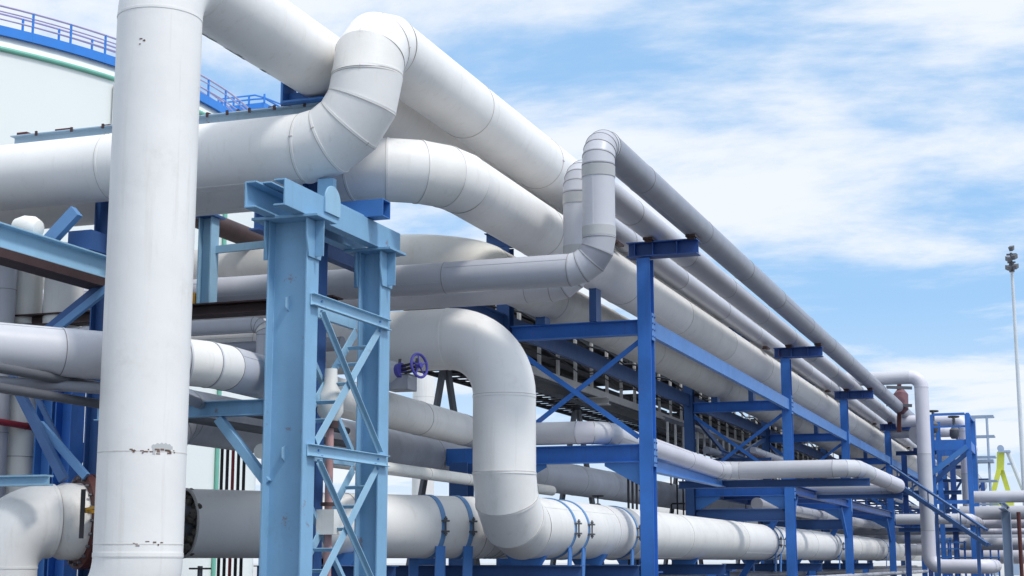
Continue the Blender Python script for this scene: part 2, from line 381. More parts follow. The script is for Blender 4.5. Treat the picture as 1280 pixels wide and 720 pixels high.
v0 = thing('flanged_valve', Dp(5.36), 'dark red flanged valve with a black vertical lever, left of the foreground riser', 'valve')
for t_ in (5.22, 5.35):
    mb = MB(); mb.cyl(Dp(t_), Dp(t_ + .1), 0.56, n=48); mb.build('flange', M['redox'], v0)
a, b = MB().frame(dirD)
for k in range(20):
    th = 2*math.pi*k/20; o = a * math.cos(th) + b * math.sin(th)
    mb = MB(); mb.cyl(Dp(5.18) + o * 0.505, Dp(5.49) + o * 0.505, 0.018, n=8); mb.build('bolt', M['dark'], v0)
mb = MB(); mb.lathe(Dp(5.452), -dirD, [(0, 0.45), (0.20, 0.45), (0.31, 0.40), (0.345, 0.34)], n=48); mb.build('body', M['white2'], v0)
p = at(103, 640, Y=Dp(5.6).y - 0.40)
mb = MB(); mb.bar(p + V((0, 0, -0.30)), p + V((0, 0, 0.26)), 0.05, 0.03, up=(1, -1, 0)); mb.build('lever', M['black'], v0)
mb = MB(); mb.bar(p + V((-.04, 0.02, .02)), p + V((0.22, 0.12, 0.08)), 0.03, 0.03); mb.bar(p + V((.02, 0.02, .01)), p + V((0.02, 0.22, 0.01)), 0.04, 0.04); mb.build('bracket', M['gold'], v0)
cE = Dp(6.36)
pipe('insulated_pipe', 'fat white elbow rising from the ground at lower left into the red flanged valve',
     [V((cE.x, cE.y, 0.0)), cE, Dp(5.79)], 0.43, [(0.54, 14, True)], [M['white'], M['white'], M['white2']], seam=0, lap=False, n=48)

# grey lines that climb on to the right side of the rack
GM = [M['alu'], M['alu'], M['alu2'], M['seamgrey']]
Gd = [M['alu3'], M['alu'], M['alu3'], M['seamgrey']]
def climb(x, y, zlow, ztop, label, gm, smi):
    p = pipe('insulated_pipe', label, [(-24, y, Z(zlow)), (x, y, Z(zlow)), (x, y, Z(ztop)), (x, FAR, Z(ztop))], 0.21,
             [(0.38, 4, False), (0.34, 5, False)], gm, seam=3.6, n=40, group='grey pipes on the outer bracket of the rack', smi=smi)
    mb = MB(); mb.ring((x, y, Z(zlow) + 0.40), (x, y, Z(zlow) + 0.53), 0.2, 0.217, n=40); mb.build('jacket_band', M['band'], p); mb = MB(); mb.ring((x, y, Z(ztop) - 0.50), (x, y, Z(ztop) - 0.36), 0.2, 0.217, n=40)
    mb.build('jacket_band', M['band'], p)
    return p
G1 = climb(-5.45, 18.66, 3.68, 5.36, 'grey pipe climbing in front, then outermost along the top edge of the rack', [M['alu'], M['alu2'], M['alu3'], M['seamgrey']], (0, 1, 2))
H1 = climb(-6.15, 20.05, 3.74, 5.36, 'grey pipe climbing just behind the outermost one, middle of the three on the bracket', [M['alu'], M['alu2'], M['alu'], M['seamgrey']], (0, 1, None))
I1 = pipe('insulated_pipe', 'capped grey pipe on the rack bracket beside the large white line, innermost of the three',
     [(-6.87, 22.4, Z(5.40)), (-6.87, FAR, Z(5.40))], 0.21, [], GM, seam=3.8, n=36, group='grey pipes on the outer bracket of the rack')
mb = MB(); mb.lathe((-6.87, 22.4, Z(5.4)), (0, -1, 0), [(0, 0.209), (0.05, 0.2), (0.09, 0.15), (0.11, 0.02)], n=36); mb.build('dished_cap', M['alu2'], I1)

# stepping line in front of the rack
Q0, Q1 = at(-70, 429, Z=Z(2.05)), at(263, 455, Z=Z(2.05))
dq = (Q1 - Q0).normalized(); Q1 = Q1 - dq * .5
pipe('insulated_pipe', 'thin shaded grey pipe slung right under the light grey pipe at the left edge', [Q0 + V((.05, .1, -.33)), Q1 + V((.05, .1, -.33)), Q1 + V((-.4, 1.6, -.33))], .055, [(.2, 3, False)], [M['alu3'], M['alu3'], M['seamgrey']], seam=1.6, n=18)
P0, P1 = at(-70, 429, Z=Z(2.05)), at(263, 455, Z=Z(2.05))
LM = [M['alu2'], M['white2'], M['alu2'], M['seamgrey']]
pipe('insulated_pipe', 'light grey pipe bending at the bracket left of the tower, running back below the rack',
     [P0, P1, (-9.0, 24.0, Z(2.05)), (-8.35, 24.0, Z(2.05))], 0.245, [(0.9, 2, False), (0.40, 3, False)], LM, seam=2.2, n=40)
pipe('insulated_pipe', 'slim grey pipe zigzagging along the rack and jutting out in front of its far posts',
     [(-8.36, 24.0, Z(2.05)), (-6.95, 24.0, Z(2.05)), (-6.95, 32.7, Z(1.90)), (-4.1, 32.7, Z(1.90)), (-4.1, 41.5, Z(1.92)), (-8.0, 41.5, Z(1.92))], 0.185,
     [(0.45, 3, False)] * 4, [M['alu2'], M['alu2'], M['lilac'], M['seamgrey']], seam=3.2, n=36)
pipe('insulated_pipe', 'dull grey sheet-clad pipe lying low behind the white elbow',
     [(-10.0, 15.75, 0), (-10.0, 15.75, Z(1.73)), (-10.0, FAR, Z(1.73))], 0.33, [(0.5, 4, False)], [M['sheet'], M['alu2'], M['band']], seam=2.6, n=36)
pipe('insulated_pipe', 'thin white pipe behind the tower just above the low white line',
     [(-8.5, 15.5, Z(1.22)), (-8.5, 26, Z(1.22))], 0.085, [], [M['white2'], M['cream'], M['seam']], seam=1.6, n=20)

# ================================================================== LIGHT BLUE TOWER IN FRONT
T = thing('steel_tower', (-7.90, 16, 0), 'light blue braced steel tower under the mitred white pipe', 'support tower')
XI, XO = -8.15, -7.66; XC = (XI + XO) / 2
XI0, XC0, XI2 = XI, XC, -7.96
for (y0, y1, XI) in ((14.9, 15.18, XI0), (16.84, 17.12, XI2)):
    yc = (y0 + y1) / 2; XC = (XI + XO) / 2
    mb = MB(); mb.ibeam((XC, yc, 0), (XC, yc, Z(3.72)), XO - XI, y1 - y0, up=(1, 0, 0), tf=0.022, tw=0.016)
    c = mb.build('column', M['steel'], T, bevel=0.004)
    # flared haunch and cap plate at the head, stiffener below
    mb = MB()
    for sx in (-1, 1):
        xf = XC + sx * ((XO - XI) / 2 + 0.012)
        mb.prism([(-0.14, 0), (-0.20, 0.22), (-0.20, 0.42), (0.20, 0.42), (0.20, 0.22), (0.14, 0)], (xf - 0.010, yc, Z(3.28)), (xf + 0.010, yc, Z(3.28)), (0, 0, 1))
        mb.build('haunch', M['steel'], c, bevel=0.003); mb = MB()
        mb.bar((xf + sx * 0.062, yc, Z(3.30)), (xf + sx * 0.062, yc, Z(3.70)), 0.016, 0.10, up=(1, 0, 0)); mb.build('stiffener', M['steel'], c); mb = MB()
    mb = MB(); mb.box((XI - 0.16, yc - 0.24, Z(3.705)), (XO + 0.16, yc + 0.24, Z(3.735))); mb.build('cap_plate', M['steel'], c, bevel=0.003)
    mb = MB(); mb.box((XI - 0.1, y0 - 0.1, 0.001), (XO + 0.1, y1 + 0.1, 0.04)); mb.build('base_plate', M['steelplain'], c)
XI, XC = XI0, XC0
# top girder: two channels, open end towards the camera
zt, zb = Z(4.03), Z(3.737)
mb = MB(); zc = (zt + zb) / 2
mb.channel((XO, 14.35, zc), (XO, 17.4, zc), zt - zb, 0.14, flip=-1, t=0.02)
mb.build('girder', M['steel'], T, bevel=0.004)
mb = MB(); mb.channel((XI, 14.35, zc), (XI, 17.4, zc), zt - zb, 0.14, flip=1, t=0.02); mb.build('girder', M['steel'], T, bevel=0.004)
mb = MB(); mb.box((XI - 0.02, 14.5, zt + 0.002), (XI + 0.24, 15.1, zt + 0.018)); mb.build('top_plate', M['steel'], T, bevel=0.003)
mb = MB(); mb.box((XI + 0.03, 15.5, zt + 0.002), (XO - 0.03, 16.4, zt + 0.03)); mb.build('top_plate', M['steel'], T, bevel=0.003)
# lug plate with a round head standing on the outer edge
mb = MB(); pr = [(-0.19, -0.16)] + [(0.19 * math.cos(t), 0.0 + 0.17 * math.sin(t)) for t in [math.pi - math.pi * k / 16 for k in range(17)]] + [(0.19, -0.16)]
mb.prism(pr, (XO + 0.003, 15.46, Z(4.02)), (XO + 0.022, 15.46, Z(4.02))); mb.build('lug_plate', M['steelplain'], T, bevel=0.002)
mb = MB(); mb.box((XC - 0.14, 15.86, zt + 0.032), (XC + 0.06, 15.95, Z(4.40))); mb.build('saddle', M['steel'], T)
# stub of square tube beyond it, open end
zs0, zs1, ys0 = Z(4.04), Z(4.25), 16.42
mb = MB(); mb.box((XI - 0.4, ys0, zs0), (XO + 0.20, ys0 + .012, zs1)); mb.box((XI - 0.4, ys0 + .208, zs0), (XO + 0.20, ys0 + .22, zs1)); mb.box((XI - 0.4, ys0 + .0125, zs1 - .012), (XO + .20, ys0 + .2075, zs1)); mb.box((XI - 0.4, ys0 + .0125, zs0), (XO + .20, ys0 + .2075, zs0 + .012)); mb.build('stub_tube', M['midblue'], T, bevel=0.002)
# bracing on both faces
def face_bracing(x, s, m):
    ya, yb = 15.18, 16.84
    lv = [Z(2.82), Z(1.18), Z(-0.46), Z(-1.6)]
    for z in lv[:3]:
        mb = MB(); mb.channel((x, ya - (0.2 if s > 0 else -0.002), z), (x, yb + (0.2 if s > 0 else -0.002), z), 0.13, 0.06, flip=s, t=0.01); mb.build('strut', m, T, bevel=0.002)
    for k in range(3):
        z1, z0 = lv[k] - 0.10, lv[k+1] + 0.10
        mb = MB(); mb.angle((x + s*0.018, ya + 0.03, z1), (x + s*0.018, yb - 0.03, z0), 0.055, 0.01, up=(s, 0, 0)); mb.build('diagonal', m, T)
        mb = MB(); mb.bar((x - s*0.004, yb - 0.05, z1), (x - s*0.004, ya + 0.03, z0), 0.11, 0.012, up=(1, 0, 0)); mb.build('diagonal', m, T)
    for k in range(3):                                   # gusset plates at the nodes
        mb = MB()
        for (yy, ss) in ((ya, 1), (yb, -1)):
            mb.prism([(0, -0.16), (ss * 0.2, -0.06), (ss * 0.2, 0.05), (0, 0.12)], (x - 0.004 - s*0.02, yy - 0.02 * ss, lv[k] - 0.02), (x + 0.004 - s*0.02, yy - 0.02 * ss, lv[k] - 0.02))
            mb.build('gusset', m, T)
            if s > 0 and k < 3:
                for (by, bz) in ((.05, -.08), (.05, .03), (.13, -.03)):
                    mb = MB(); yy2 = yy + ss * by; mb.cyl((x + s * .006, yy2, lv[k] + bz - .02), (x + s * .03, yy2, lv[k] + bz - .02), .014, n=6); mb.build('bolt', M['steelblue'], T)
            mb = MB()
face_bracing(XO + 0.004, 1, M['steelplain']); face_bracing(XI2 - 0.004, -1, M['steelplain'])
for k, (za, zz) in enumerate(((Z(1.28), Z(2.72)), (Z(-0.36), Z(1.08)))):
    for t in (0.18, 0.34, 0.50, 0.68, 0.84):
        y = 15.21 + (16.79 - 15.21) * t; z = za + (zz - za) * t
        mb = MB(); mb.bar((XI2 + 0.02, y, z), (XO - 0.02, y, z), 0.05, 0.008, up=(0, 1, 1)); mb.build('batten', M['steelplain'], T)
# bracket arm to the left with knee brace, carrying the light grey pipe
mb = MB(); mb.ibeam((XI - 2.2, 15.04, Z(1.66)), (XI - 0.002, 15.04, Z(1.66)), 0.17, 0.14, tf=0.012, tw=0.009); mb.build('bracket_arm', M['steel'], T, bevel=0.003)
mb = MB(); mb.prism([(-.055, -.05), (.055, -.05), (.055, .05), (-.055, .05)], (XI - 0.62, 15.04, Z(1.55)), (XI + 0.02, 15.02, Z(0.83)), (1, 0, 0)); mb.build('knee_brace', M['steel'], T, bevel=0.003)

# ================================================================== PALE RUSTY CROSSBEAM BEHIND THE WHITE PIPE, WITH SADDLE OF THE RISER LINE
bb = thing('crossbeam', (-12, 16.45, Z(5.2)), 'long pale blue beam with a rusty top edge behind the mitred white pipe', 'beam')
pL, pR = at(18, 183, Y=16.48), at(415, 129, Y=16.48)
mb = MB(); zc = Z(5.33); mb.ibeam((pL.x, 16.48, zc), (-7.85, 16.48, zc), 0.36, 0.2, tf=0.016, tw=0.012); mb.build('web', M['pale'], bb, bevel=0.003)
mb = MB(); x = pL.x + 0.1
while x < -8.0:
    h = rnd.uniform(0.01, 0.04); w = rnd.uniform(0.03, 0.25); mb.box((x, 16.385, zc + 0.181), (x + w, 16.57, zc + 0.181 + h)); x += w + rnd.uniform(0.05, 0.5)
mb.build('rust_flake', M['redox'], bb)
x = pL.x + 0.4
while x < -8.2:
    mb = MB(); mb.box((x, 16.36, zc + 0.14), (x + 0.03, 16.38, zc + 0.2)); mb.build('clip', M['brown'], bb); x += rnd.uniform(0.25, 0.6)
for x in (-11.32, -8.38):
    mb = MB(); mb.ibeam((x, 16.48, 0), (x, 16.48, zc - 0.182), 0.26, 0.2, up=(1, 0, 0)); mb.build('leg', M['navy'], bb)
mb = MB(); mb.box((-8.80, 16.3, zc + 0.183), (-8.77, 16.66, zc + 0.62)); mb.box((-7.98, 16.3, zc + 0.183), (-7.95, 16.66, zc + 0.62)); mb.box((-8.768, 16.46, zc + 0.2055), (-7.982, 16.49, zc + 0.36)); mb.box((-8.768, 16.25, zc + 0.1815), (-7.982, 16.7, zc + 0.205))
mb.build('saddle', M['midblue'], bb)

# ================================================================== PIPE RACK
RK = thing('pipe_rack', (-7.4, 24, 0), 'long blue steel rack of paired posts carrying the bundled pipes', 'pipe rack')
XR, XL = -6.25, -8.66
FY = [24.04, 37.4, 47.7, 59.8, 73, 88]
for k, y in enumerate(FY):
    mb = MB(); mb.ibeam((XR, y, 0), (XR, y, Z(4.84)), 0.24, 0.22, up=(0, 1, 0), tf=0.014, tw=0.01); mb.build('post', M['blue'], RK, bevel=0.003 if k < 2 else 0)
    mb = MB(); mb.ibeam((XL, y, 0), (XL, y, Z(5.19)), 0.24, 0.22, up=(0, 1, 0), tf=0.014, tw=0.01); mb.build('post', M['navy'], RK)
    mb = MB(); mb.ibeam((-6.52, y, Z(4.98)), (-5.36, y, Z(4.98)), 0.24, 0.30, tf=0.016, tw=0.012)
    for xx in (-6.4, -6.1, -5.7): mb.box((xx, y - 0.12, Z(4.87)), (xx + 0.014, y + 0.12, Z(5.09)))
    mb.build('bracket', M['navyblue'], RK)  # bracket coloured darker blue to hold the shade of the pipes above
    for xx in (-6.92, -6.22, -5.52):
        mb = MB(); mb.box((max(xx, -6.66), y - 0.24, Z(5.112)), (xx + 0.16, y + 0.24, Z(5.15))); mb.build('bearing_plate', M['brown'], RK)
        mb = MB(); mb.box((max(xx, -6.66) + .02, y - 0.20, Z(5.075)), (xx + 0.14, y - 0.152, Z(5.11))); mb.build('clip', M['brown'], RK)
    mb = MB(); mb.ibeam((-9.0, y, Z(5.32)), (-7.12, y, Z(5.32)), 0.24, 0.22, tf=0.014, tw=0.01); mb.box((-7.6, y - .1, Z(5.442)), (-7.3, y + .1, Z(5.70))); mb.box((-8.35, y - .1, Z(5.442)), (-8.05, y + .1, Z(5.53))); mb.build('bracket', M['navy'], RK)
    mb = MB(); mb.ibeam((XL + 0.12, y, Z(3.72)), (XR - 0.12, y, Z(3.72)), 0.24, 0.2, tf=0.014, tw=0.01)
    mb.build('crossbeam', M['blue'], RK)
    mb = MB(); mb.box((-7.16, y - .14, Z(3.842)), (-7.04, y + .14, Z(4.42))); mb.build('saddle', M['navy'], RK)
    mb = MB(); mb.box((-8.08, y - .14, Z(3.842)), (-7.92, y + .14, Z(3.98))); mb.build('saddle', M['navy'], RK)
    mb = MB(); mb.ibeam((XL + 0.12, y, Z(1.70)), (XR - 0.12, y, Z(1.70)), 0.28, 0.2, tf=0.014, tw=0.01)
    if k == 0: mb.box((XL - 1.0, y - .1, Z(1.56)), (XL - 0.12, y + .1, Z(1.84)))
    mb.build('crossbeam', M['blue'], RK)
    mb = MB(); mb.bar((XR - 0.13, y + 0.05, Z(3.5)), (XL + 0.13, y + 0.05, Z(1.95)), 0.08, 0.012, up=(0, 1, 0)); mb.build('brace', M['blue'], RK)
    mb = MB(); mb.bar((XL + 0.13, y - 0.05, Z(3.5)), (XR - 0.13, y - 0.05, Z(1.95)), 0.08, 0.012, up=(0, 1, 0)); mb.build('brace', M['blue'], RK)
    mb = MB()
    for (xx, ss) in ((XR - 0.115, -1), (XL + 0.115, 1)):
        mb.prism([(0, 0), (0.55, 0.0), (0.0, -0.36)] if ss > 0 else [(0, 0), (0, -0.36), (-0.55, 0)], (xx, y + 0.006, Z(1.556)), (xx, y - 0.006, Z(1.556)), (0, 0, 1)) if False else mb.prism([(0, 0), (ss * 0.6, 0), (ss * 0.6, -0.05), (0, -0.38)], (xx, y - 0.007, Z(1.556)), (xx, y + 0.007, Z(1.556)), (0, 0, 1)); mb.build('gusset', M['midblue'], RK); mb = MB()
    pass
for k, y in enumerate(FY[:4]):
    for z in (3.72, 1.70):
        mb = MB(); mb.box((XR + 0.113, y - .10, Z(z) - .22), (XR + 0.125, y + .10, Z(z) + .22)); sp = mb.build('splice_plate', M['midblue'], RK)
        if k < 2:
            for dy in (-.06, .06):
                for dz in (-.16, -.05, .05, .16):
                    mb = MB(); mb.cyl((XR + .125, y + dy, Z(z) + dz), (XR + .14, y + dy, Z(z) + dz), .016, n=6); mb.build('bolt', M['navyblue'], sp)
    for x_ in (XR, XL):
        mb = MB(); mb.box((x_ - .22, y - .22, .007), (x_ + .22, y + .22, .035)); mb.build('base_plate', M['navy'], RK)
for k in range(len(FY) - 1):
    y0, y1 = FY[k] + 0.13, FY[k+1] - 0.13
    mb = MB(); mb.channel((XR + 0.075, y0, Z(3.72)), (XR + 0.075, y1, Z(3.72)), 0.26, 0.09, flip=-1, t=0.012); mb.build('girder', M['midblue'], RK)
    mb = MB(); mb.channel((XL + 0.05, y0, Z(3.90)), (XL + 0.05, y1, Z(3.90)), 0.30, 0.09, flip=-1, t=0.012); mb.build('girder', M['navy'], RK)
mb = MB(); mb.ibeam((XL, 15.5, Z(3.90)), (XL, FY[0] - 0.13, Z(3.90)), 0.26, 0.14); mb.build('girder', M['navy'], RK)
mb = MB(); mb.ibeam((-6.95, FY[0] + 0.12, Z(1.70)), (-6.95, 33.0, Z(1.70)), 0.26, 0.16); mb.build('girder', M['midblue'], RK)
mb = MB(); mb.ibeam((-7.9, 33.0, Z(1.63)), (-3.85, 33.0, Z(1.63)), 0.16, 0.14); mb.build('outrigger', M['navy'], RK)
mb = MB(); mb.ibeam((-6.2, 41.3, Z(1.67)), (-4.0, 41.3, Z(1.67)), 0.12, 0.12); mb.build('outrigger', M['navy'], RK)
for (y, dx) in ((37.4, 0), (47.7, 1.6)):
    mb = MB(); mb.bar((XR - 0.12, y + 0.1, Z(1.4)), (XR - 1.9, y + 0.1, 0.25), 0.14, 0.1, up=(0, 1, 0)); mb.build('knee_brace', M['blue'], RK)
for k in range(1, 5):
    y0, y1 = FY[k] + 0.13, FY[k+1] - 0.13
    for x_ in (XL, XR):
        for (ya, sg) in ((y0, 1), (y1, -1)):
            mb = MB(); mb.bar((x_ - .05, ya + sg * .02, Z(.75)), (x_ - .05, ya + sg * 1.1, Z(1.58)), .1, .08, up=(1, 0, 0)); mb.build('knee_brace', M['blue'] if x_ == XR else M['navy'], RK)
    mb = MB(); mb.ibeam((-7.9, y0, Z(2.62)), (-7.9, y1, Z(2.62)), .12, .1); mb.build('strut', M['navy'], RK)
    for f_ in (.12, .38, .62, .88):
        ym = y0 + (y1 - y0) * f_
        mb = MB(); mb.bar((XL + .1, ym, Z(2.52)), (-6.9, ym, Z(2.52)), .07, .07); mb.build('strut', M['navy'], RK)
        mb = MB(); mb.bar((-6.95, ym, Z(2.48)), (-6.95, ym, Z(1.82)), .05, .05, up=(1, 0, 0)); mb.build('hanger', M['navyblue'], RK)
    for x_ in (XL, XR):
        mb = MB(); mb.ibeam((x_, y0, Z(1.72)), (x_, y1, Z(1.72)), 0.22, 0.14); mb.build('girder', M['navyblue'], RK)
    mb = MB(); mb.ibeam((XL, y0, Z(0.95)), (XL, y1, Z(0.95)), 0.22, 0.14); mb.build('girder', M['navy'], RK)
    mb = MB(); mb.bar((XL + .02, y0 + .1, Z(1.85)), (XL + .02, y1 - .1, Z(3.7)), 0.12, 0.06, up=(1, 0, 0)); mb.build('brace', M['navy'], RK)
    mb = MB(); mb.bar((XL - .06, y1 - .1, Z(1.85)), (XL - .06, y0 + .1, Z(3.7)), 0.12, 0.06, up=(1, 0, 0)); mb.build('brace', M['navy'], RK)
    for f_ in (.33, .66):
        ym = y0 + (y1 - y0) * f_
        mb = MB(); mb.ibeam((XL + .08, ym, Z(1.70)), (XR - .08, ym, Z(1.70)), 0.18, 0.12); mb.build('crossbeam', M['navyblue'], RK)
for y in FY[1:3]:
    mb = MB(); mb.ibeam((XL + 0.12, y, Z(1.1)), (XR - 0.12, y, Z(1.1)), 0.3, 0.2); mb.build('crossbeam', M['navy'], RK)

for (x_, z_, r_, y0, mm, lb) in ((-7.55, 1.98, .14, 37.0, GM, 'slim grey pipe on the lower rack beams beyond the second post, nearer of two'), (-8.1, 1.96, .12, 37.0, Gd, 'slim dark pipe on the lower rack beams beyond the second post, farther of two'),
                              (-7.2, 1.40, .15, 38.2, GM, 'grey pipe slung below the lower rack beams beyond the second post')):
    pipe('insulated_pipe', lb, [(x_, y0, Z(z_)), (x_, 95, Z(z_))], r_, [], mm, seam=3, n=20)
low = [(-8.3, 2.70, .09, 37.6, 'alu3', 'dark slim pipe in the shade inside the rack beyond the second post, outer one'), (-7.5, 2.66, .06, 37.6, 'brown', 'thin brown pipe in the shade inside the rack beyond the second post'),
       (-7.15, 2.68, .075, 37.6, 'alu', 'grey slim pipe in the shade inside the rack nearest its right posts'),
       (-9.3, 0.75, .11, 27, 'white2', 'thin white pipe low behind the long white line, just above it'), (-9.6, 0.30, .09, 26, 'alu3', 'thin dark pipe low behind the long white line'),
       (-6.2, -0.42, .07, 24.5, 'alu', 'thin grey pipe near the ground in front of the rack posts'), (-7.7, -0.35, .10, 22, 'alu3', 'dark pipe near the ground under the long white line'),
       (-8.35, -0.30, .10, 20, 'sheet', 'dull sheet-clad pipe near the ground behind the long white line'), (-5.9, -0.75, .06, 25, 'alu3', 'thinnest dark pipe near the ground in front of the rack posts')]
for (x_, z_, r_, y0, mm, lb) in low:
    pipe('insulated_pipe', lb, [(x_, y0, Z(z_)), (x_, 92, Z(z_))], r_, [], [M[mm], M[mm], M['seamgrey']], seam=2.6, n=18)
for k, (y, zz_) in enumerate(((26.8, .95), (31.5, .9), (35.2, .98), (40.6, .95), (45.2, .9), (51.5, .95))):
    t = thing('cross_bearer', (-7.4, y, 0), ('nearest', 'second', 'third', 'fourth', 'fifth', 'farthest')[k] + ' low navy cross bearer under the long white line, counted from the drop elbow', 'pipe support', 'low navy cross bearers')
    mb = MB(); mb.ibeam((-9.9, y, zz_), (-5.6, y, zz_), .16, .16, tf=.012, tw=.01); mb.build('beam', M['navy'], t)
    for x_ in (-9.6, -7.0, -5.75):
        mb = MB(); mb.ibeam((x_, y, 0), (x_, y, zz_ - .081), .15, .15, up=(0, 1, 0)); mb.build('leg', M['navyblue'], t)
for k, (x_, y, h_) in enumerate(((-8.9, 30.2, 2.9), (-9.1, 34.6, 3.2), (-8.8, 43.5, 2.8), (-9.0, 46.0, 3.3))):
    t = thing('vent_valve', (x_, y, 0), ('nearest', 'second', 'third', 'farthest')[k] + ' slim vent pipe with a black wheel valve among the rack legs', 'valve', 'vent valves among the rack legs')
    mb = MB(); mb.cyl((x_, y, 0), (x_, y, h_ - .25), .035, n=10); mb.build('riser', M['white2'], t)
    mb = MB(); mb.lathe((x_, y, h_ - .15), (0, 0, 1), [(-.1, .04), (-.05, .09), (.05, .09), (.1, .04)], n=14); mb.build('body', M['dark'], t)
    mb = MB(); mb.cyl((x_, y, h_ - .05), (x_, y, h_ + .1), .015, n=8); mb.torus((x_, y, h_ + .1), (0, 0, 1), .11, .014, 18, 6); mb.bar((x_ - .1, y, h_ + .1), (x_ + .1, y, h_ + .1), .02, .02); mb.build('handwheel', M['black'], t)
# ================================================================== CABLE TRESTLE BEHIND THE RACK
CT = thing('cable_trestle', (-9.9, 22, 0), 'dark cable trestle with a row of grey stub posts behind the blue rack girder', 'cable tray')
XT = -9.8; ys = [24.4 + 1.22 * k for k in range(39)]
for y in ys:
    mb = MB(); mb.channel((XT, y, Z(3.80)), (XT, y, Z(4.86)), 0.11, 0.05, up=(0, 1, 0), t=0.008); mb.build('stub_post', M['tray'], CT)
mb = MB(); mb.channel((XT + 0.02, 24, Z(3.72)), (XT + 0.02, 72, Z(3.72)), 0.16, 0.08, flip=-1); mb.build('edge_channel', M['tray'], CT)
mb = MB(); mb.channel((XT + 0.02, 24, Z(4.93)), (XT + 0.02, 72, Z(4.93)), 0.12, 0.08, flip=-1); mb.build('edge_channel', M['dark'], CT)
mb = MB()
for j in range(6):
    z = Z(3.86 + 0.19 * j)
    y = 24.0
    while y < 71:
        L = rnd.uniform(1.5, 4.0)
        if rnd.random() < 0.80: mb.box((XT - 0.75, y, z), (XT - 0.20, y + L - rnd.uniform(0.05, 0.40), z + rnd.uniform(0.08, 0.16)))
        y += L
mb.build('cable_bundle', M['black'], CT)
mb = MB(); mb.box((XT - 0.9, 24, Z(3.60)), (XT - 0.02, 72, Z(3.64))); mb.build('tray_floor', M['dark'], CT)
mb = MB()
for xx in (XT + 0.05, XT - 0.45, XT - 0.9): mb.box((xx, 24, Z(3.30)), (xx + 0.03, 72, Z(3.38)))
y = 24
while y < 72: mb.box((XT - 0.9, y, Z(3.315)), (XT + 0.05, y + 0.04, Z(3.345))); y += 0.4
mb.build('cable_ladder', M['black'], CT)
for q_ in range(6):
    pts = []; y = 24.2 + rnd.random(); x_ = XT + 0.09 + .012 * q_; z0_ = Z(4.1 + .12 * q_); sp_ = rnd.uniform(2.2, 3.6)
    while y < 64:
        pts += [(x_, y, z0_), (x_, y + sp_ * .25, z0_ - .06 * rnd.uniform(.5, 1.6)), (x_, y + sp_ * .5, z0_ - .09 * rnd.uniform(.5, 1.6)), (x_, y + sp_ * .75, z0_ - .05)]; y += sp_
    mb = MB(); mb.path(pts, rnd.choice((.012, .016, .022)), n=6); mb.build('loose_cable', M['black'], CT)
for y in (25.2, 33, 43, 53):
    for s in (-0.2, 0.2):
        mb = MB(); mb.bar((XT - 0.4, y, Z(3.58)), (XT - 0.4 + s * 2.5, y + s * 5, 0), 0.09, 0.09); mb.build('leg', M['dark'], CT)
    mb = MB(); mb.ibeam((XT - 0.95, y, Z(3.50)), (XT + 0.35, y, Z(3.50)), 0.16, 0.3); mb.build('bearer', M['tray'], CT)

ST2 = thing('cable_tray', (-8.95, 37, 0), 'lower cable tray with pale upright slats inside the rack beyond the second post', 'cable tray')
for k in range(44):
    y = 36.2 + .8 * k; mb = MB(); mb.box((-8.95, y, Z(2.50)), (-8.91, y + .09, Z(3.30))); mb.build('slat', M['tray'], ST2)
for z in (2.42, 3.31):
    mb = MB(); mb.channel((-8.93, 36, Z(z + .05)), (-8.93, 72, Z(z + .05)), .1, .07, flip=-1, t=.01); mb.build('side_rail', M['dark'], ST2)
for k, z in enumerate((2.55, 2.72, 2.9, 3.08)):
    mb = MB(); mb.path([(-9.08 - .04 * (k % 2), 36 + 1.2 * q_, Z(z) - .03 * (q_ % 3)) for q_ in range(30)], .045, n=8); mb.build('cable', M['black'], ST2)
for y in (37.4, 47.7, 59.8):
    mb = MB(); mb.box((-9.3, y + .16, Z(2.30)), (-8.66, y + .26, Z(2.40))); mb.build('bearer', M['navy'], ST2)
# black conduit groups climbing from the low pipes
def conduits(label, base, top, n_, dx, m=M['black']):
    r_ = thing('conduit_riser', base, label, 'conduit', 'black conduit groups')
    for k in range(n_):
        o = V((dx * k, 0, 0)); mb = MB(); mb.cyl(V(base) + o, V(top) + o, 0.022, n=10); mb.build('conduit', M['red'] if (k == 2 and n_ > 4) else m, r_)
    mb = MB()
    for t in (0.25, 0.6): 
        p = V(base).lerp(V(top), t); mb.box((p.x - 0.05, p.y - 0.04, p.z - 0.02), (p.x + dx * (n_ - 1) + 0.05, p.y - 0.024, p.z + 0.02))
    mb.build('clamp_bar', m, r_)
p = at(786, 655, Y=26.5); conduits('black conduits rising just left of the first rack post', (p.x, 26.5, 0), (p.x, 26.5, at(786, 585, Y=26.5).z), 4, 0.075)
p = at(838, 560, Y=40); conduits('black conduits climbing into the cable trestle right of the first rack post', (p.x, 40, 0), (p.x, 40, Z(3.62)), 3, 0.16)
p = at(276, 620, Y=18.6); conduits('black and red conduits between the foreground riser and the tower', (p.x, 18.6, 0), (p.x, 18.6, Z(1.9)), 5, 0.085)

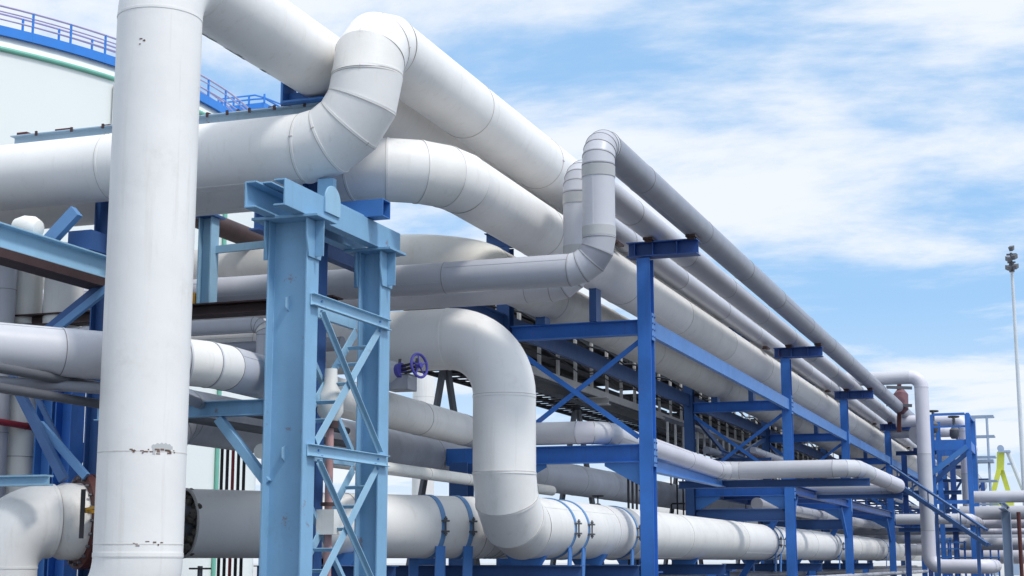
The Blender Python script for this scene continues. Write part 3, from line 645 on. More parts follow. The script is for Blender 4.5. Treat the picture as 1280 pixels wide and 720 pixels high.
# ================================================================== CLAMPS ON THE LOW WHITE LINES
CL = thing('pipe_clamp', (0, 0, 0), 'x', 'clamp')
def clamp_parts(r, c, d):
    mb = MB(); mb.ring(c - d * 0.035, c + d * 0.035, r - 0.005, r + 0.012, n=48); mb.build('band', M['steelblue'], CL)
    side = V((d.y, -d.x, 0))
    for dz in (0.07, -0.07):
        mb = MB(); q = c + side * (r + 0.035) + V((0, 0, dz)); mb.box((q.x - 0.045, q.y - 0.04, q.z - 0.012), (q.x + 0.045, q.y + 0.04, q.z + 0.012)); mb.build('lug', M['dark'], CL)
    mb = MB(); q = c + side * (r + 0.045); mb.cyl(q - V((0, 0, 0.13)), q + V((0, 0, 0.13)), 0.012, n=8); mb.cyl(q + V((0, 0, 0.085)), q + V((0, 0, 0.11)), 0.024, n=6); mb.cyl(q - V((0, 0, 0.11)), q - V((0, 0, 0.085)), 0.024, n=6); mb.build('bolt', M['dark'], CL)
    mb = MB(); q = c + side * (r * 0.80) - V((0, 0, r * 0.62)); mb.bar(q, V((q.x - side.x * 0.02, q.y, 0.9 - c.z + c.z * 0 + (c.z - 1.6))), 0.15, 0.02, up=side); mb.build('strap', M['midblue'], CL)
    mb = MB(); q = c - side * (r * 0.80) - V((0, 0, r * 0.62)); mb.bar(q, V((q.x, q.y, 0.9 - c.z + c.z * 0 + (c.z - 1.6))), 0.15, 0.02, up=side); mb.build('strap', M['midblue'], CL)
clamp_parts(0.425, V((0, 0, 0)), V((0, 1, 0)))
E2x, E2z = -7.0, Z(0.46)
mb = MB(); mb.ring((E2x, 24.66, E2z), (E2x, 25.05, E2z), 0.41, 0.431, n=56); mb.build('shadow_band', M['band'], E)  # grey ring standing in for the shadow band across the white pipe
spots = [(21.2, 'blue clamp nearest the white drop elbow on the low line'), (21.85, 'blue clamp second from the white drop elbow on the low line'),
         (24.55, 'blue clamp on the low white line just left of the first rack post'), (37.6, 'blue clamp on the low white line just left of the second rack post'),
         (38.3, 'blue clamp on the low white line touching the second rack post'), (48.6, 'blue clamp on the low white line by the third rack post'), (61.5, 'blue clamp on the low white line by the fourth rack post')]
for i, (y, lb) in enumerate(spots):
    if i == 0: CL.location = (E2x, y, E2z); CL['label'] = lb; CL['group'] = 'clamps on the low white pipes'
    else: dup(CL, (E2x, y, E2z), lb)
for t, lb in ((0.55, 'blue clamp on the torn low pipe right beside the tower'), (0.1, 'blue clamp on the torn low pipe tight against the drop elbow')):
    o = dup(CL, Dp(t), lb); o.rotation_euler = (0, 0, -R(35))

# low blue trestles under the low lines
def trestle(y, x0, x1, label, z=1.62, m='navy'):
    t = thing('pipe_trestle', ((x0 + x1) / 2, y, 0), label, 'pipe support', 'low trestles under the white pipes')
    mb = MB(); mb.ibeam((x0, y, z), (x1, y, z), 0.2, 0.2, tf=0.014, tw=0.01); mb.build('beam', M[m], t)
    for x in (x0 + 0.25, x1 - 0.25):
        mb = MB(); mb.ibeam((x, y, 0), (x, y, z - 0.1), 0.2, 0.18, up=(0, 1, 0)); mb.build('leg', M['blue'], t)
    for x in (x0 + .8, x1 - .8):
        mb = MB(); mb.prism([(-0.2, 0), (0.2, 0), (0.3, 0.16), (-0.3, 0.16)], (x, y - .06, z + 0.101), (x, y + .06, z + 0.101)); mb.build('chair', M['midblue'], t)
for (y, x0, x1, lb) in ((18.6, -10.2, -8.2, 'low blue trestle below the torn pipe beside the tower'), (20.6, -9.4, -6.3, 'low dark blue trestle below the drop elbow'),
                        (23.2, -9.0, -6.2, 'low dark blue trestle between the elbow clamps and the first rack post'), (30, -9.0, -6.3, 'low blue trestle midway between the first two rack posts'),
                        (42.5, -9.0, -6.3, 'low blue trestle between the second and third rack posts'), (54, -9.0, -6.3, 'low blue trestle beyond the third rack post')):
    trestle(y, x0, x1, lb, z=1.55)
for (y, sx, lb) in ((27.5, -7.2, 'short blue square support below the low white line, nearer one'), (34, -7.2, 'short blue square support below the low white line, farther one')):
    t = thing('pipe_support', (sx, y, 0), lb, 'pipe support', 'low supports')
    mb = MB(); mb.ibeam((sx, y, 0), (sx, y, 1.5), 0.26, 0.26, up=(0, 1, 0)); mb.build('leg', M['midblue'], t)
    mb = MB(); mb.box((sx - .25, y - .2, 1.502), (sx + .25, y + .2, 1.53)); mb.build('plate', M['blue'], t)
# column behind the drop elbow
p = at(577, 600, Y=22.6)
t = tag(MB().ibeam((p.x, 22.6, 0), (p.x, 22.6, at(577, 579, Y=22.6).z), 0.3, 0.3, up=(0, 1, 0)).build('stub_column', M['navy']), 'short navy stub column behind the drop elbow, left of it', 'column')

# ================================================================== HANDWHEEL VALVE AND BOX
p = at(524, 457, Y=18.55)
hv = thing('handwheel_valve', p, 'violet blue spoked handwheel valve under the white elbow beside the tower', 'valve')
ax = V((0.93, -0.30, 0.12)).normalized()
mb = MB(); mb.torus(p, ax, 0.155, 0.018, 36, 8); mb.build('handwheel', M['wheel'], hv)
mb = MB(); a, b = mb.frame(ax)
for k in range(5):
    th = 2*math.pi*k/5 + 0.3; o = a * math.cos(th) + b * math.sin(th); mb.cyl(p + o * 0.02, p + o * 0.15, 0.010, n=8)
mb.cyl(p - ax * 0.04, p + ax * 0.04, 0.035, n=14); mb.build('spokes', M['wheel'], hv)
mb = MB(); mb.cyl(p - ax * 0.32, p - ax * 0.03, 0.02, n=12)
mb.bar(p - ax * 0.30 + V((0, 0, .05)), p - ax * 0.06 + V((0, 0, .05)), 0.03, 0.03); mb.bar(p - ax * 0.30 - V((0, 0, .05)), p - ax * 0.06 - V((0, 0, .05)), 0.03, 0.03); mb.build('yoke', M['black'], hv)
mb = MB(); mb.cyl(p - ax * 0.36, p - ax * 0.30, 0.10, n=24); mb.build('flange', M['wheel'], hv)
mb = MB(); q = p - ax * 0.55; mb.lathe(q, ax, [(-0.2, 0.12), (-0.1, 0.16), (0.1, 0.16), (0.19, 0.10)], n=24); mb.build('body', M['sheet'], hv)
q = at(506, 478, Y=18.7)
bx = MB(); bx.box((q.x - 0.25, 18.62, q.z - 0.10), (q.x + 0.07, 18.95, q.z + 0.10)); jb = bx.build('junction_box', M['alu3'], bevel=0.01); tag(jb, 'grey sheet metal box below the violet handwheel', 'box')
mb = MB(); mb.box((q.x - 0.26, 18.61, q.z + 0.102), (q.x + 0.08, 18.96, q.z + 0.112)); mb.build('lid', M['alu'], jb)
for dx in (-.2, .05):
    mb = MB(); mb.bar((q.x + dx, 18.93, q.z + .116), (q.x + dx, 18.99, Z(2.68)), .04, .01, up=(0, 1, 0)); mb.build('strap', M['dark'], jb)

# rose pink drain pipe inside the tower
pk = at(412, 560, Y=16.0)
dp = thing('drain_pipe', (pk.x, 16.0, 0), 'rose pink drain pipe seen through the tower bracing', 'pipe')
mb = MB(); mb.cyl((pk.x, 16.0, 0), (pk.x, 16.0, Z(1.5)), 0.045, n=16); mb.build('riser', M['pink'], dp)
mb = MB(); mb.cyl((pk.x, 16.0, Z(1.5)), (pk.x, 16.0, Z(1.58)), 0.1, n=20); mb.cyl((pk.x, 16.0, Z(0.62)), (pk.x, 16.0, Z(0.66)), 0.09, n=20); mb.build('flange', M['brown'], dp)
mb = MB(); mb.lathe((pk.x, 16.0, Z(1.581)), (0, 0, 1), [(0, .09), (.1, .15), (.3, .15), (.42, .08), (.6, .07)], n=24); mb.build('pot', M['cream'], dp)
mb = MB(); mb.box((pk.x - .1, 15.9, Z(0.3)), (pk.x + .12, 16.1, Z(0.58))); mb.build('drain_box', M['cream'], dp)

# brown bitumen line with light blue hanger post
X0 = -11.3
pt, pb = at(300, 278, X=X0), at(300, 303, X=X0)
zc = (pt.z + pb.z) / 2
br = pipe('bitumen_pipe', 'dark brown bitumen coated pipe glimpsed under the white pipes left of the tower', [(X0, 18.3, zc - 0.03), (X0, 40, zc)], 0.15, [], [M['brown'], M['brown'], M['brown']], seam=0, n=24, lap=False)
tag(MB().ibeam((-13.5, 17.6, at(300, 386, Y=17.6).z), (-8.6, 17.6, at(300, 386, Y=17.6).z), 0.16, 0.3).build('bearer_beam', M['brown']), 'dark brown beam below the light blue hanger post', 'beam')
hp0, hp1 = at(258, 378, Y=17.9), at(258, 268, Y=17.9)
hp = thing('hanger_post', hp0, 'light blue post right of the foreground riser below the white pipes', 'post')
mb = MB(); mb.ibeam((hp0.x, 17.9, hp0.z - 0.05), (hp0.x, 17.9, hp1.z + 0.15), 0.2, 0.2, up=(1, 0, 0)); mb.build('stem', M['steelplain'], hp)
mb = MB(); mb.box((hp0.x - .16, 17.75, hp1.z - .06), (hp0.x + .16, 18.05, hp1.z - .03)); mb.build('plate', M['navy'], hp)
mb = MB(); mb.bar((hp0.x + .1, 17.95, at(300, 310, Y=17.95).z), (hp0.x + 2.2, 17.95, at(300, 308, Y=17.95).z + .04), 0.05, 0.10); mb.build('rail', M['steelplain'], hp)
mb = MB(); mb.box((hp0.x - .3, 17.6, hp0.z - 0.16), (hp0.x - .12, 17.9, hp0.z + .12)); mb.build('packing', M['gold'], hp)

# pipes in the gap left of the tower
c1, c2 = at(150, 415, Y=17.4), at(333, 407, Y=17.4)
pipe('insulated_pipe', 'grey pipe with a short downturned end left of the tower, above the bent grey pipe', [(-16, 17.3, c2.z), (c2.x + 0.03, 17.3, c2.z), (c2.x + 0.03, 17.3, c2.z - 0.6)], 0.10, [(0.14, 4, False)], [M['alu2'], M['cream'], M['seamgrey']], seam=1.3, n=24)
pipe('insulated_pipe', 'dark grey pipe directly below the pipe with the downturned end', [(-16, 17.35, c2.z - 0.29), (-8.4, 17.35, c2.z - 0.29)], 0.09, [], [M['alu3'], M['alu3'], M['seamgrey']], seam=1.7, n=24)

# two dark handrail lines running back on the left
for s_, lb in ((0.175, 'upper of two thin dark grey pipes running back on the left'), (0.157, 'lower of two thin dark grey pipes running back on the left')):
    x = -9.35; z = 1.09 * s_ * 9.35
    pipe('conduit_pipe', lb, [(x, 8, Z(z)), (x, 19.5, Z(z))], 0.048, [], [M['dark'], M['dark'], M['dark']], seam=0, n=16, lap=False, group='thin dark pipes on the left')

# ================================================================== LEFT STEEL FRAME
LF = thing('steel_trestle', (-11, 15.5, 0), 'blue and navy steel frame with knee braces at the left edge, behind the foreground riser', 'steel frame')
XB = -10.9; zt0 = 1.09 * 0.3075 * 10.9
mb = MB(); mb.ibeam((XB, 9.0, Z(zt0 - 0.14)), (XB, 16.4, Z(zt0 - 0.14)), 0.28, 0.2); mb.build('girder', M['steelplain'], LF, bevel=0.003)
mb = MB(); mb.box((XB - .16, 9.0, Z(zt0 - 0.40)), (XB + .16, 16.2, Z(zt0 - 0.30))); mb.build('cable_tray', M['brown'], LF)
for (u0, v0_, u1, v1, yy, w, m) in ((46, 318, 96, 264, 15.3, .15, 'steelblue'), (58, 412, 132, 352, 15.7, .08, 'navy'), (70, 412, 140, 356, 15.65, .09, 'steelblue'),
                                    (14, 470, 80, 600, 15.6, .11, 'steelnavy'), (50, 530, 108, 596, 15.7, .09, 'steelblue'), (44, 492, 78, 560, 16.4, .06, 'steelnavy')):
    mb = MB(); mb.bar(at(u0, v0_, Y=yy), at(u1, v1, Y=yy), w, w * .7, up=(0, 1, 0)); mb.build('knee_brace', M[m], LF)
for (u, m) in ((90, 'blue'), (66, 'midblue')):
    pz = at(u, 464, Y=17.75); mb = MB(); mb.ibeam((pz.x, 17.75, 0), (pz.x, 17.75, pz.z), 0.26, 0.3, up=(1, 0, 0)); mb.build('column', M[m], LF)
pz = at(60, 566, Y=18.05); mb = MB(); mb.bar((pz.x - 1.4, 18.2, pz.z), (pz.x + .9, 18.2, pz.z), .18, .26); mb.build('crossbeam', M['blue'], LF)
pz = at(20, 601, Y=14.9); mb = MB(); mb.ibeam((pz.x - 2, 14.9, pz.z), (pz.x + .45, 14.9, pz.z), .12, .15); mb.build('crossbeam', M['steelplain'], LF)
pz = at(106, 300, Y=15.6); mb = MB(); mb.box((pz.x - .17, 15.5, pz.z - .14), (pz.x + .16, 15.9, pz.z + .1)); mb.build('gusset_box', M['navy'], LF)

pz = at(36, 285, Y=14.6)
wv = thing('insulated_valve', pz, 'white rounded insulated valve body on two thin legs at the left edge', 'valve')
mb = MB(); mb.lathe(pz, (1, 0, -0.15), [(-.2, .04), (-.17, .1), (-.06, .14), (.06, .14), (.14, .1), (.17, .04)], n=24); mb.build('body', M['cream'], wv)
for dx in (-.04, .06):
    mb = MB(); mb.cyl(pz + V((dx, 0, -.12)), pz + V((dx, 0, -.36)), .018, n=8); mb.build('leg', M['black'], wv)

# white vertical vessels beyond the left frame
for (u, w, m, lb, yy, vb) in ((4, 26, 'alu', 'grey vertical pipe at the very left edge behind the blue frame', 17.3, None), (31, 38, 'cream', 'off white vertical pipe behind the blue frame, second from the left edge', 17.7, None),
                      (78, 46, 'white2', 'broad white vertical vessel standing on blue columns next to the foreground riser', 17.75, 462)):
    pz = at(u, 400, Y=yy); r_ = w / 2 / FPX * (pz - V((0, 0, EYE))).length
    pipe('vertical_pipe', lb, [(pz.x, yy, 0 if vb is None else at(u, vb, Y=yy).z), (pz.x, yy, Z(4.30))], r_, [], [M[m], M[m], M['seamgrey']], seam=1.9, n=36)
pr0, pr1 = at(-20, 524, Y=16.8), at(84, 541, Y=18.4)
pipe('fire_main', 'thin dark red pipe low at the left edge', [pr0, pr1], .045, [], [M['red'], M['red'], M['redox']], seam=1.2, n=16, lap=False)
jb2 = MB(); q = at(109, 482, Y=15.4); jb2.box((q.x - .05, 15.35, q.z - .07), (q.x + .06, 15.45, q.z + .07)); tag(jb2.build('switch_box', M['black'], bevel=.005), 'small black switch box on the navy column at left', 'box')

# small black valve in the gap beside the riser, bottom
q = at(250, 714, Y=16.2); sv = thing('hand_valve', (q.x, 16.2, 0), 'small black hand valve low between the riser and the tower', 'valve')
mb = MB(); mb.torus(q + V((0, 0, .03)), (0, 0, 1), .12, .012, 24, 6); mb.bar(q + V((-.12, 0, .03)), q + V((.12, 0, .03)), .02, .02); mb.build('handwheel', M['black'], sv)
mb = MB(); mb.cyl(q + V((0, 0, .06)), q - V((0, 0, .3)), .03, n=12); mb.lathe(q - V((0, 0, .5)), (0, 0, 1), [(-.1, .05), (0, .12), (.15, .08), (.2, .04)], n=20); mb.cyl((q.x, 16.2, 0), (q.x, 16.2, q.z - .55), .05, n=12); mb.build('body', M['dark'], sv)

# ================================================================== STORAGE TANKS
def tank(label, uedge, D_, Rr, vt, rim=True, roofm='tank'):
    d = at(uedge, 300, Y=10.0); ang = math.atan2(d.x, d.y) - math.asin(Rr / D_)
    c = V((D_ * math.sin(ang), D_ * math.cos(ang), 0))
    t = thing('storage_tank', c, label, 'storage tank')
    H = vt
    mb = MB(); n_ = 128; mb.cyl(c, c + V((0, 0, H)), Rr, n=n_); mb.build('shell', M['tank'], t)
    mb = MB(); mb.torus(c + V((0, 0, H)), (0, 0, 1), Rr + .05, .11, n_, 10); mb.build('rim', M['green'], t)
    mb = MB(); mb.lathe(c + V((0, 0, H)), (0, 0, 1), [(0.05, Rr), (0.75, Rr - .3), (3.2, Rr * .5), (4, .5)], n=n_); mb.build('roof', M['tank'], t)
    return t, c, H
def ring_rail(t, c, H, Rr, R2, a0, a1, step, hgt):
    rb = lambda a, r, z: c + V((r * math.cos(a), r * math.sin(a), z))
    N_ = max(8, int((a1 - a0) * Rr / 0.8))
    mb = MB()
    aa = [a0 + (a1 - a0) * k / N_ for k in range(N_ + 1)]
    for k in range(N_):
        mb.bar(rb(aa[k], (Rr + R2) / 2, H + .75), rb(aa[k+1], (Rr + R2) / 2, H + .75), abs(R2 - Rr), .10)
        mb.bar(rb(aa[k], R2 + .03, H + .85), rb(aa[k+1], R2 + .03, H + .85), .03, .42)
    mb.build('walkway', M['railblue'], t)
    for r_ in (R2, Rr + .1):
        M_ = max(3, int((a1 - a0) * Rr / step))
        for k in range(M_ + 1):
            a = a0 + (a1 - a0) * k / M_; mb = MB(); mb.cyl(rb(a, r_, H + .7), rb(a, r_, H + .8 + hgt), .055, n=8)
            mb.build('rail_post', M['railblue'], t)
        mb = MB()
        for z in (.55, .9, hgt - .01) : mb.path([rb(a, r_, H + .8 + z) for a in aa], .035 if z < hgt - .1 else .05, n=6)
        mb.build('handrail', M['railpink'], t)
TR = 24.0
t1, c1_, H1_ = tank('large white storage tank at upper left with a green rim and blue railed walkway', 328, TR * 3.75, TR, 0.907 * TR + EYE - .15)
ca = math.atan2(-c1_.y, -c1_.x)
ring_rail(t1, c1_, H1_, TR - 1.1, TR - .05, ca - .35, ca + 1.2, 1.75, 1.15)
mb = MB(); th = math.atan2(at(142, 200, Y=70).y - 0, at(142, 200, Y=70).x)
dd = at(142, 200, Y=1.0); dd = V((dd.x, dd.y, 0)).normalized(); bq = dd.dot(c1_); tq = bq - math.sqrt(bq * bq - c1_.length_squared + TR * TR); pq = dd * (tq - .25)
mb.cyl((pq.x, pq.y, 0), (pq.x, pq.y, H1_ - .3), .16, n=12); mb.build('downpipe', M['white'], t1)
dd = at(271, 590, Y=1.0); dd = V((dd.x, dd.y, 0)).normalized(); bq = dd.dot(c1_); tq = bq - math.sqrt(bq * bq - c1_.length_squared + TR * TR); pq = dd * (tq - .25)
mb = MB(); mb.cyl((pq.x, pq.y, 0), (pq.x, pq.y, H1_ - .3), .11, n=12); mb.build('drain_line', M['green'], t1)
# landing stage joining the far tank
q0, q1 = at(284, 140, Y=75), at(341, 138, Y=75)
ls = thing('landing_stage', (q0.x, 75, 0), 'blue railed landing stage beyond the pale rusty beam', 'platform')
mb = MB(); mb.box((q0.x - .5, 74, q0.z - .3), (q1.x, 76.5, q0.z)); mb.build('deck', M['railblue'], ls)
zt_ = at(300, 121, Y=74).z
mb = MB()
for x in [q0.x + (q1.x - q0.x) * k / 3 for k in range(4)]:
    for yy in (74, 76.4):
        mb = MB(); mb.cyl((x, yy, q0.z), (x, yy, zt_), .06, n=8); mb.build('rail_post', M['railblue'], ls)
mb = MB()
for z in (zt_, (zt_ + q0.z) / 2):
    mb.path([(q0.x - .4, 76.4, z), (q0.x, 74, z), (q1.x - .6, 74, z), (q1.x, 74.1, z - .2 if z == zt_ else z), (q1.x, 76.4, z)], .05, n=6)
mb.build('handrail', M['railblue'], ls)
for x in (q0.x, q1.x):
    mb = MB(); mb.ibeam((x, 75.2, 0), (x, 75.2, q0.z - .31), .3, .3, up=(0, 1, 0)); mb.build('leg', M['pipeblue'], ls)

# white vessels far behind the rack
def vessel(label, u, v, Y, Lx, r_):
    c = at(u, v, Y=Y); t = thing('pressure_vessel', (c.x, Y, 0), label, 'tank', 'white vessels behind the rack')
    mb = MB(); mb.lathe((c.x - Lx/2, Y, c.z), (1, 0, 0), [(-.5 * r_, .02), (-.42 * r_, .5 * r_), (-.2 * r_, .85 * r_), (0, r_), (Lx, r_), (Lx + .2 * r_, .85 * r_), (Lx + .42 * r_, .5 * r_), (Lx + .5 * r_, .02)], n=36); mb.build('shell', M['white2'], t)
    for sx in (-.32, .32):
        mb = MB(); mb.box((c.x + sx * Lx - .2, Y - r_ * .7, 0), (c.x + sx * Lx + .2, Y + r_ * .7, c.z - r_ * .75)); mb.build('saddle', M['blue'], t)
    mb = MB(); mb.cyl((c.x + .1 * Lx, Y, c.z + r_ * .95), (c.x + .1 * Lx, Y, c.z + r_ * 1.3), .3, n=16); mb.build('manhole', M['midblue'], t)
vessel('white horizontal vessel seen under the rack left of the second post', 905, 648, 62, 5.5, 1.1)
vessel('white horizontal vessel seen under the rack right of the second post', 1022, 662, 70, 4.5, 1.0)
q = at(530, 470, Y=60)
pipe('vent_stack', 'slim white vertical column in the distance behind the violet handwheel', [(q.x, 60, 0), (q.x, 60, at(530, 449, Y=60).z)], .46, [], [M['white'], M['white'], M['seam']], seam=3, n=28, cat='column')

# ================================================================== FAR END OF THE RACK
LP = [M['lilac'], M['lilac'], M['alu2'], M['seamgrey']]
YL = 50.0
a1 = at(1085, 471, Y=YL); a2 = at(1151, 471, Y=YL); a3 = at(1160, 708, Y=YL); a4 = at(1236, 706, Y=YL)
lz = a3.z
pipe('insulated_pipe', 'lilac grey pipe loop standing tall in front of the far end of the rack',
     [(a1.x - 2.5, YL, a2.z), (a2.x, YL, a2.z), (a2.x, YL, lz), (a4.x, YL, lz), (a4.x, YL + 4, lz)], .215, [(.34, 6, True), (.34, 6, True), (.36, 6, True)], LP, seam=2.4, n=32)
e0 = at(1206, 650, Y=58); e1 = at(1206, 530, Y=58)
pipe('insulated_pipe', 'white elbowed pipe inside the blue platform at the far end of the rack',
     [at(1120, 527, Y=58), V((e1.x, 58, at(1120, 527, Y=58).z)), V((e1.x, 58, e0.z - .1)), V((e1.x + 4, 58, e0.z - .1))], .21, [(.42, 6, True), (.4, 6, True)], LP, seam=2.2, n=28)
pipe('insulated_pipe', 'second white pipe just below the elbowed one in the blue platform', [at(1110, 541, Y=60), V((at(1196, 545, Y=60).x, 60, at(1110, 541, Y=60).z)), V((at(1196, 545, Y=60).x, 70, at(1110, 541, Y=60).z))], .22, [(.42, 5, True)], LP, seam=2.2, n=28)
z_ = at(1150, 649, Y=52).z
pipe('insulated_pipe', 'lilac grey pipe crossing behind the tall loop at mid height', [(at(1120, 649, Y=52).x, 52, z_), (at(1212, 649, Y=52).x, 52, z_), (at(1212, 649, Y=52).x, 64, z_)], .17, [(.34, 3, False)], LP, seam=2.2, n=24)

PT = thing('access_platform', (at(1190, 600, Y=54).x, 54, 0), 'bright blue steel access platform around the far pipe end', 'platform')
xA, xB = at(1165, 560, Y=54).x, at(1211, 560, Y=54).x
ztop, zdk = at(1211, 517, Y=54).z, at(1190, 556, Y=54).z
for (x, y) in ((xA, 54), (xB, 54), (xA, 57), (xB, 57)):
    mb = MB(); mb.ibeam((x, y, 0), (x, y, ztop), .16, .16, up=(0, 1, 0)); mb.build('post', M['blue'], PT)
for (p_, q_, h) in (((xA, 54, zdk), (xB, 54, zdk), .34), ((xA, 57, zdk), (xB, 57, zdk), .34), ((xA, 54, ztop), (xB, 54, ztop), .08), ((xA, 54, (ztop + zdk) / 2 + .1), (xB, 54, (ztop + zdk) / 2 + .1), .06), ((xB, 54, ztop), (xB, 57, ztop), .08), ((xB, 54, zdk), (xB, 57, zdk), .3), ((xA, 54, zdk - 1.9), (xB, 54, zdk - 1.9), .12)):
    p_, q_ = V(p_), V(q_); dd = (q_ - p_).normalized() * .085
    mb = MB(); mb.bar(p_ + dd, q_ - dd, .1, h); mb.build('rail' if h < .1 else 'beam', M['blue'], PT)
mb = MB(); mb.bar(at(1164, 592, Y=53.9), at(1209, 558, Y=53.9), .18, .08, up=(0, 1, 0)); mb.build('brace', M['midblue'], PT)
mb = MB(); mb.bar(at(1170, 600, Y=56.9), at(1209, 566, Y=56.9), .16, .08, up=(0, 1, 0)); mb.build('brace', M['navy'], PT)
for (u, v) in ((1166, 514), (1192, 521)):
    q = at(u, v, Y=55); tv = thing('hand_valve', q, 'black hand valve on the far platform, ' + ('at its left post' if u < 1180 else 'above the white elbow'), 'valve')
    mb = MB(); mb.torus(q, (0, 0, 1), .17, .03, 16, 6); mb.build('handwheel', M['black'], tv)
    mb = MB(); mb.cyl(q - V((0, 0, .5)), q + V((0, 0, .03)), .05, n=8); mb.lathe(q - V((0, 0, .55)), (0, 0, 1), [(-.2, .1), (-.1, .16), (.1, .16), (.2, .08)], n=14); mb.build('body', M['dark'], tv)
# stair with two rails
ST = thing('stair', (at(1180, 620, Y=49).x, 49, 0), 'blue handrailed stair slanting down past the tall lilac loop', 'stair')
s0, s1 = at(1112, 582, Y=49.5), at(1232, 662, Y=47)
for dz, w in ((0, .06), (-.42, .12)):
    mb = MB(); mb.bar(s0 + V((0, 0, dz)), s1 + V((0, 0, dz)), .06, w); mb.build('stringer' if dz else 'handrail', M['steelnavy'], ST)
    mb = MB(); mb.bar(s0 + V((0, 0.9, dz)), s1 + V((0, 0.9, dz)), .06, w); mb.build('stringer' if dz else 'handrail', M['navy'], ST)
mb = MB()
for k in range(13):
    p_ = s0.lerp(s1, k / 12) + V((0, 0, -.42)); mb.box((p_.x - .12, p_.y + .05, p_.z - .02), (p_.x + .12, p_.y + .85, p_.z + .02))
mb.build('tread', M['navy'], ST)
for k in (1, 3, 5, 7, 9, 11):
    p_ = s0.lerp(s1, k / 12); mb = MB(); mb.bar(p_, p_ - V((0, 0, .42)), .04, .04, up=(1, 0, 0)); mb.build('baluster', M['steelnavy'], ST)
for k in (6, 11):
    p_ = s0.lerp(s1, k / 12) - V((0, 0, .5)); mb = MB(); mb.bar((p_.x, p_.y, 0), p_, .1, .1, up=(1, 0, 0)); mb.build('leg', M['navy'], ST)
# ladder mast
LDM = thing('ladder_mast', (at(1228, 640, Y=70).x, 70, 0), 'thin grey lattice ladder mast right of the blue platform', 'ladder')
xa, xb = at(1221, 600, Y=70).x, at(1237, 600, Y=70).x
for (x, y) in ((xa, 70), (xb, 70), (xa, 70.8), (xb, 70.8)):
    mb = MB(); mb.cyl((x, y, 0), (x, y, at(1228, 520, Y=70).z), .035, n=8); mb.build('rail', M['pipeblue'], LDM)
for v in (520, 545, 571, 601, 630, 655):
    z = at(1228, v, Y=70).z
    for y in (70, 70.8):
        mb = MB(); mb.bar((xa - .3, y, z), (xb + .3, y, z), .06, .07); mb.build('rung', M['pipeblue'], LDM)
z = at(1228, 575, Y=70).z; mb = MB(); mb.box((xa - .45, 69.9, z - .1), (xb + .2, 70.9, z + .02)); mb.build('deck', M['pipeblue'], LDM)

# crossing pipes at the right edge on a portal
RP = thing('pipe_portal', (at(1257, 660, Y=56).x, 56, 0), 'blue grey portal column under the crossing pipes at the right edge', 'pipe support')
q = at(1257, 634, Y=56)
mb = MB(); mb.ibeam((q.x, 56, 0), (q.x, 56, q.z - .15), .3, .3, up=(1, 0, 0)); mb.build('column', M['pipeblue'], RP)
mb = MB(); mb.ibeam((q.x, 52.6, q.z - .05), (q.x, 63, q.z - .05), .2, .2); mb.build('beam', M['pipeblue'], RP)
for (v, Y, rp, m, lb) in ((621, 55, .20, LP, 'white pipe at the right edge, topmost of the crossing pipes'), (641, 57, .24, GM, 'grey pipe at the right edge just under the topmost crossing pipe'),
                          (655, 60, .14, GM, 'thin grey crossing pipe third from the top at the right edge'), (664, 62, .12, LP, 'thin pale crossing pipe fourth from the top at the right edge'),
                          (680, 59, .22, GM, 'grey crossing pipe fifth from the top at the right edge'), (694, 66, .34, LP, 'thick pale crossing pipe lowest at the right edge')):
    z_ = at(1240, v, Y=Y).z
    x0 = at(1213 if v == 621 else 1200, v, Y=Y).x
    pp = pipe('insulated_pipe', lb, [(x0, Y, z_), (x0 + 14, Y, z_)], rp, [], m, seam=2.4, n=24, group='crossing pipes at the right edge')
q = at(1273, 640, Y=50); tag(MB().cyl((q.x, 50, 0), (q.x, 50, q.z), .06, n=10).build('standpipe', M['redox']), 'thin dark red standpipe at the right edge', 'pipe')
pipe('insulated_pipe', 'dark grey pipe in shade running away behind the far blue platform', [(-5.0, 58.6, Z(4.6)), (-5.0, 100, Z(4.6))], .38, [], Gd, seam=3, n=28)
for k_, y in enumerate((62, 72, 84)):
    t = thing('pipe_trestle', (-5.0, y, 0), ('nearest', 'middle', 'farthest')[k_] + ' tall navy trestle under the dark pipe behind the far platform', 'pipe support', 'tall navy trestles beyond the far platform')
    for x in (-5.9, -4.1):
        mb = MB(); mb.ibeam((x, y, 0), (x, y, Z(4.05)), .2, .2, up=(0, 1, 0)); mb.build('leg', M['navyblue'], t)
    for z in (4.14, 2.6, 1.2):
        mb = MB(); mb.ibeam((-6.2, y - (.21 if z < 4 else 0), Z(z)), (-3.8, y - (.21 if z < 4 else 0), Z(z)), .16, .2); mb.build('beam', M['navy'], t)
    mb = MB(); mb.bar((-5.8, y + .14, Z(1.3)), (-4.2, y + .14, Z(3.9)), .1, .05, up=(0, 1, 0)); mb.build('brace', M['navy'], t)
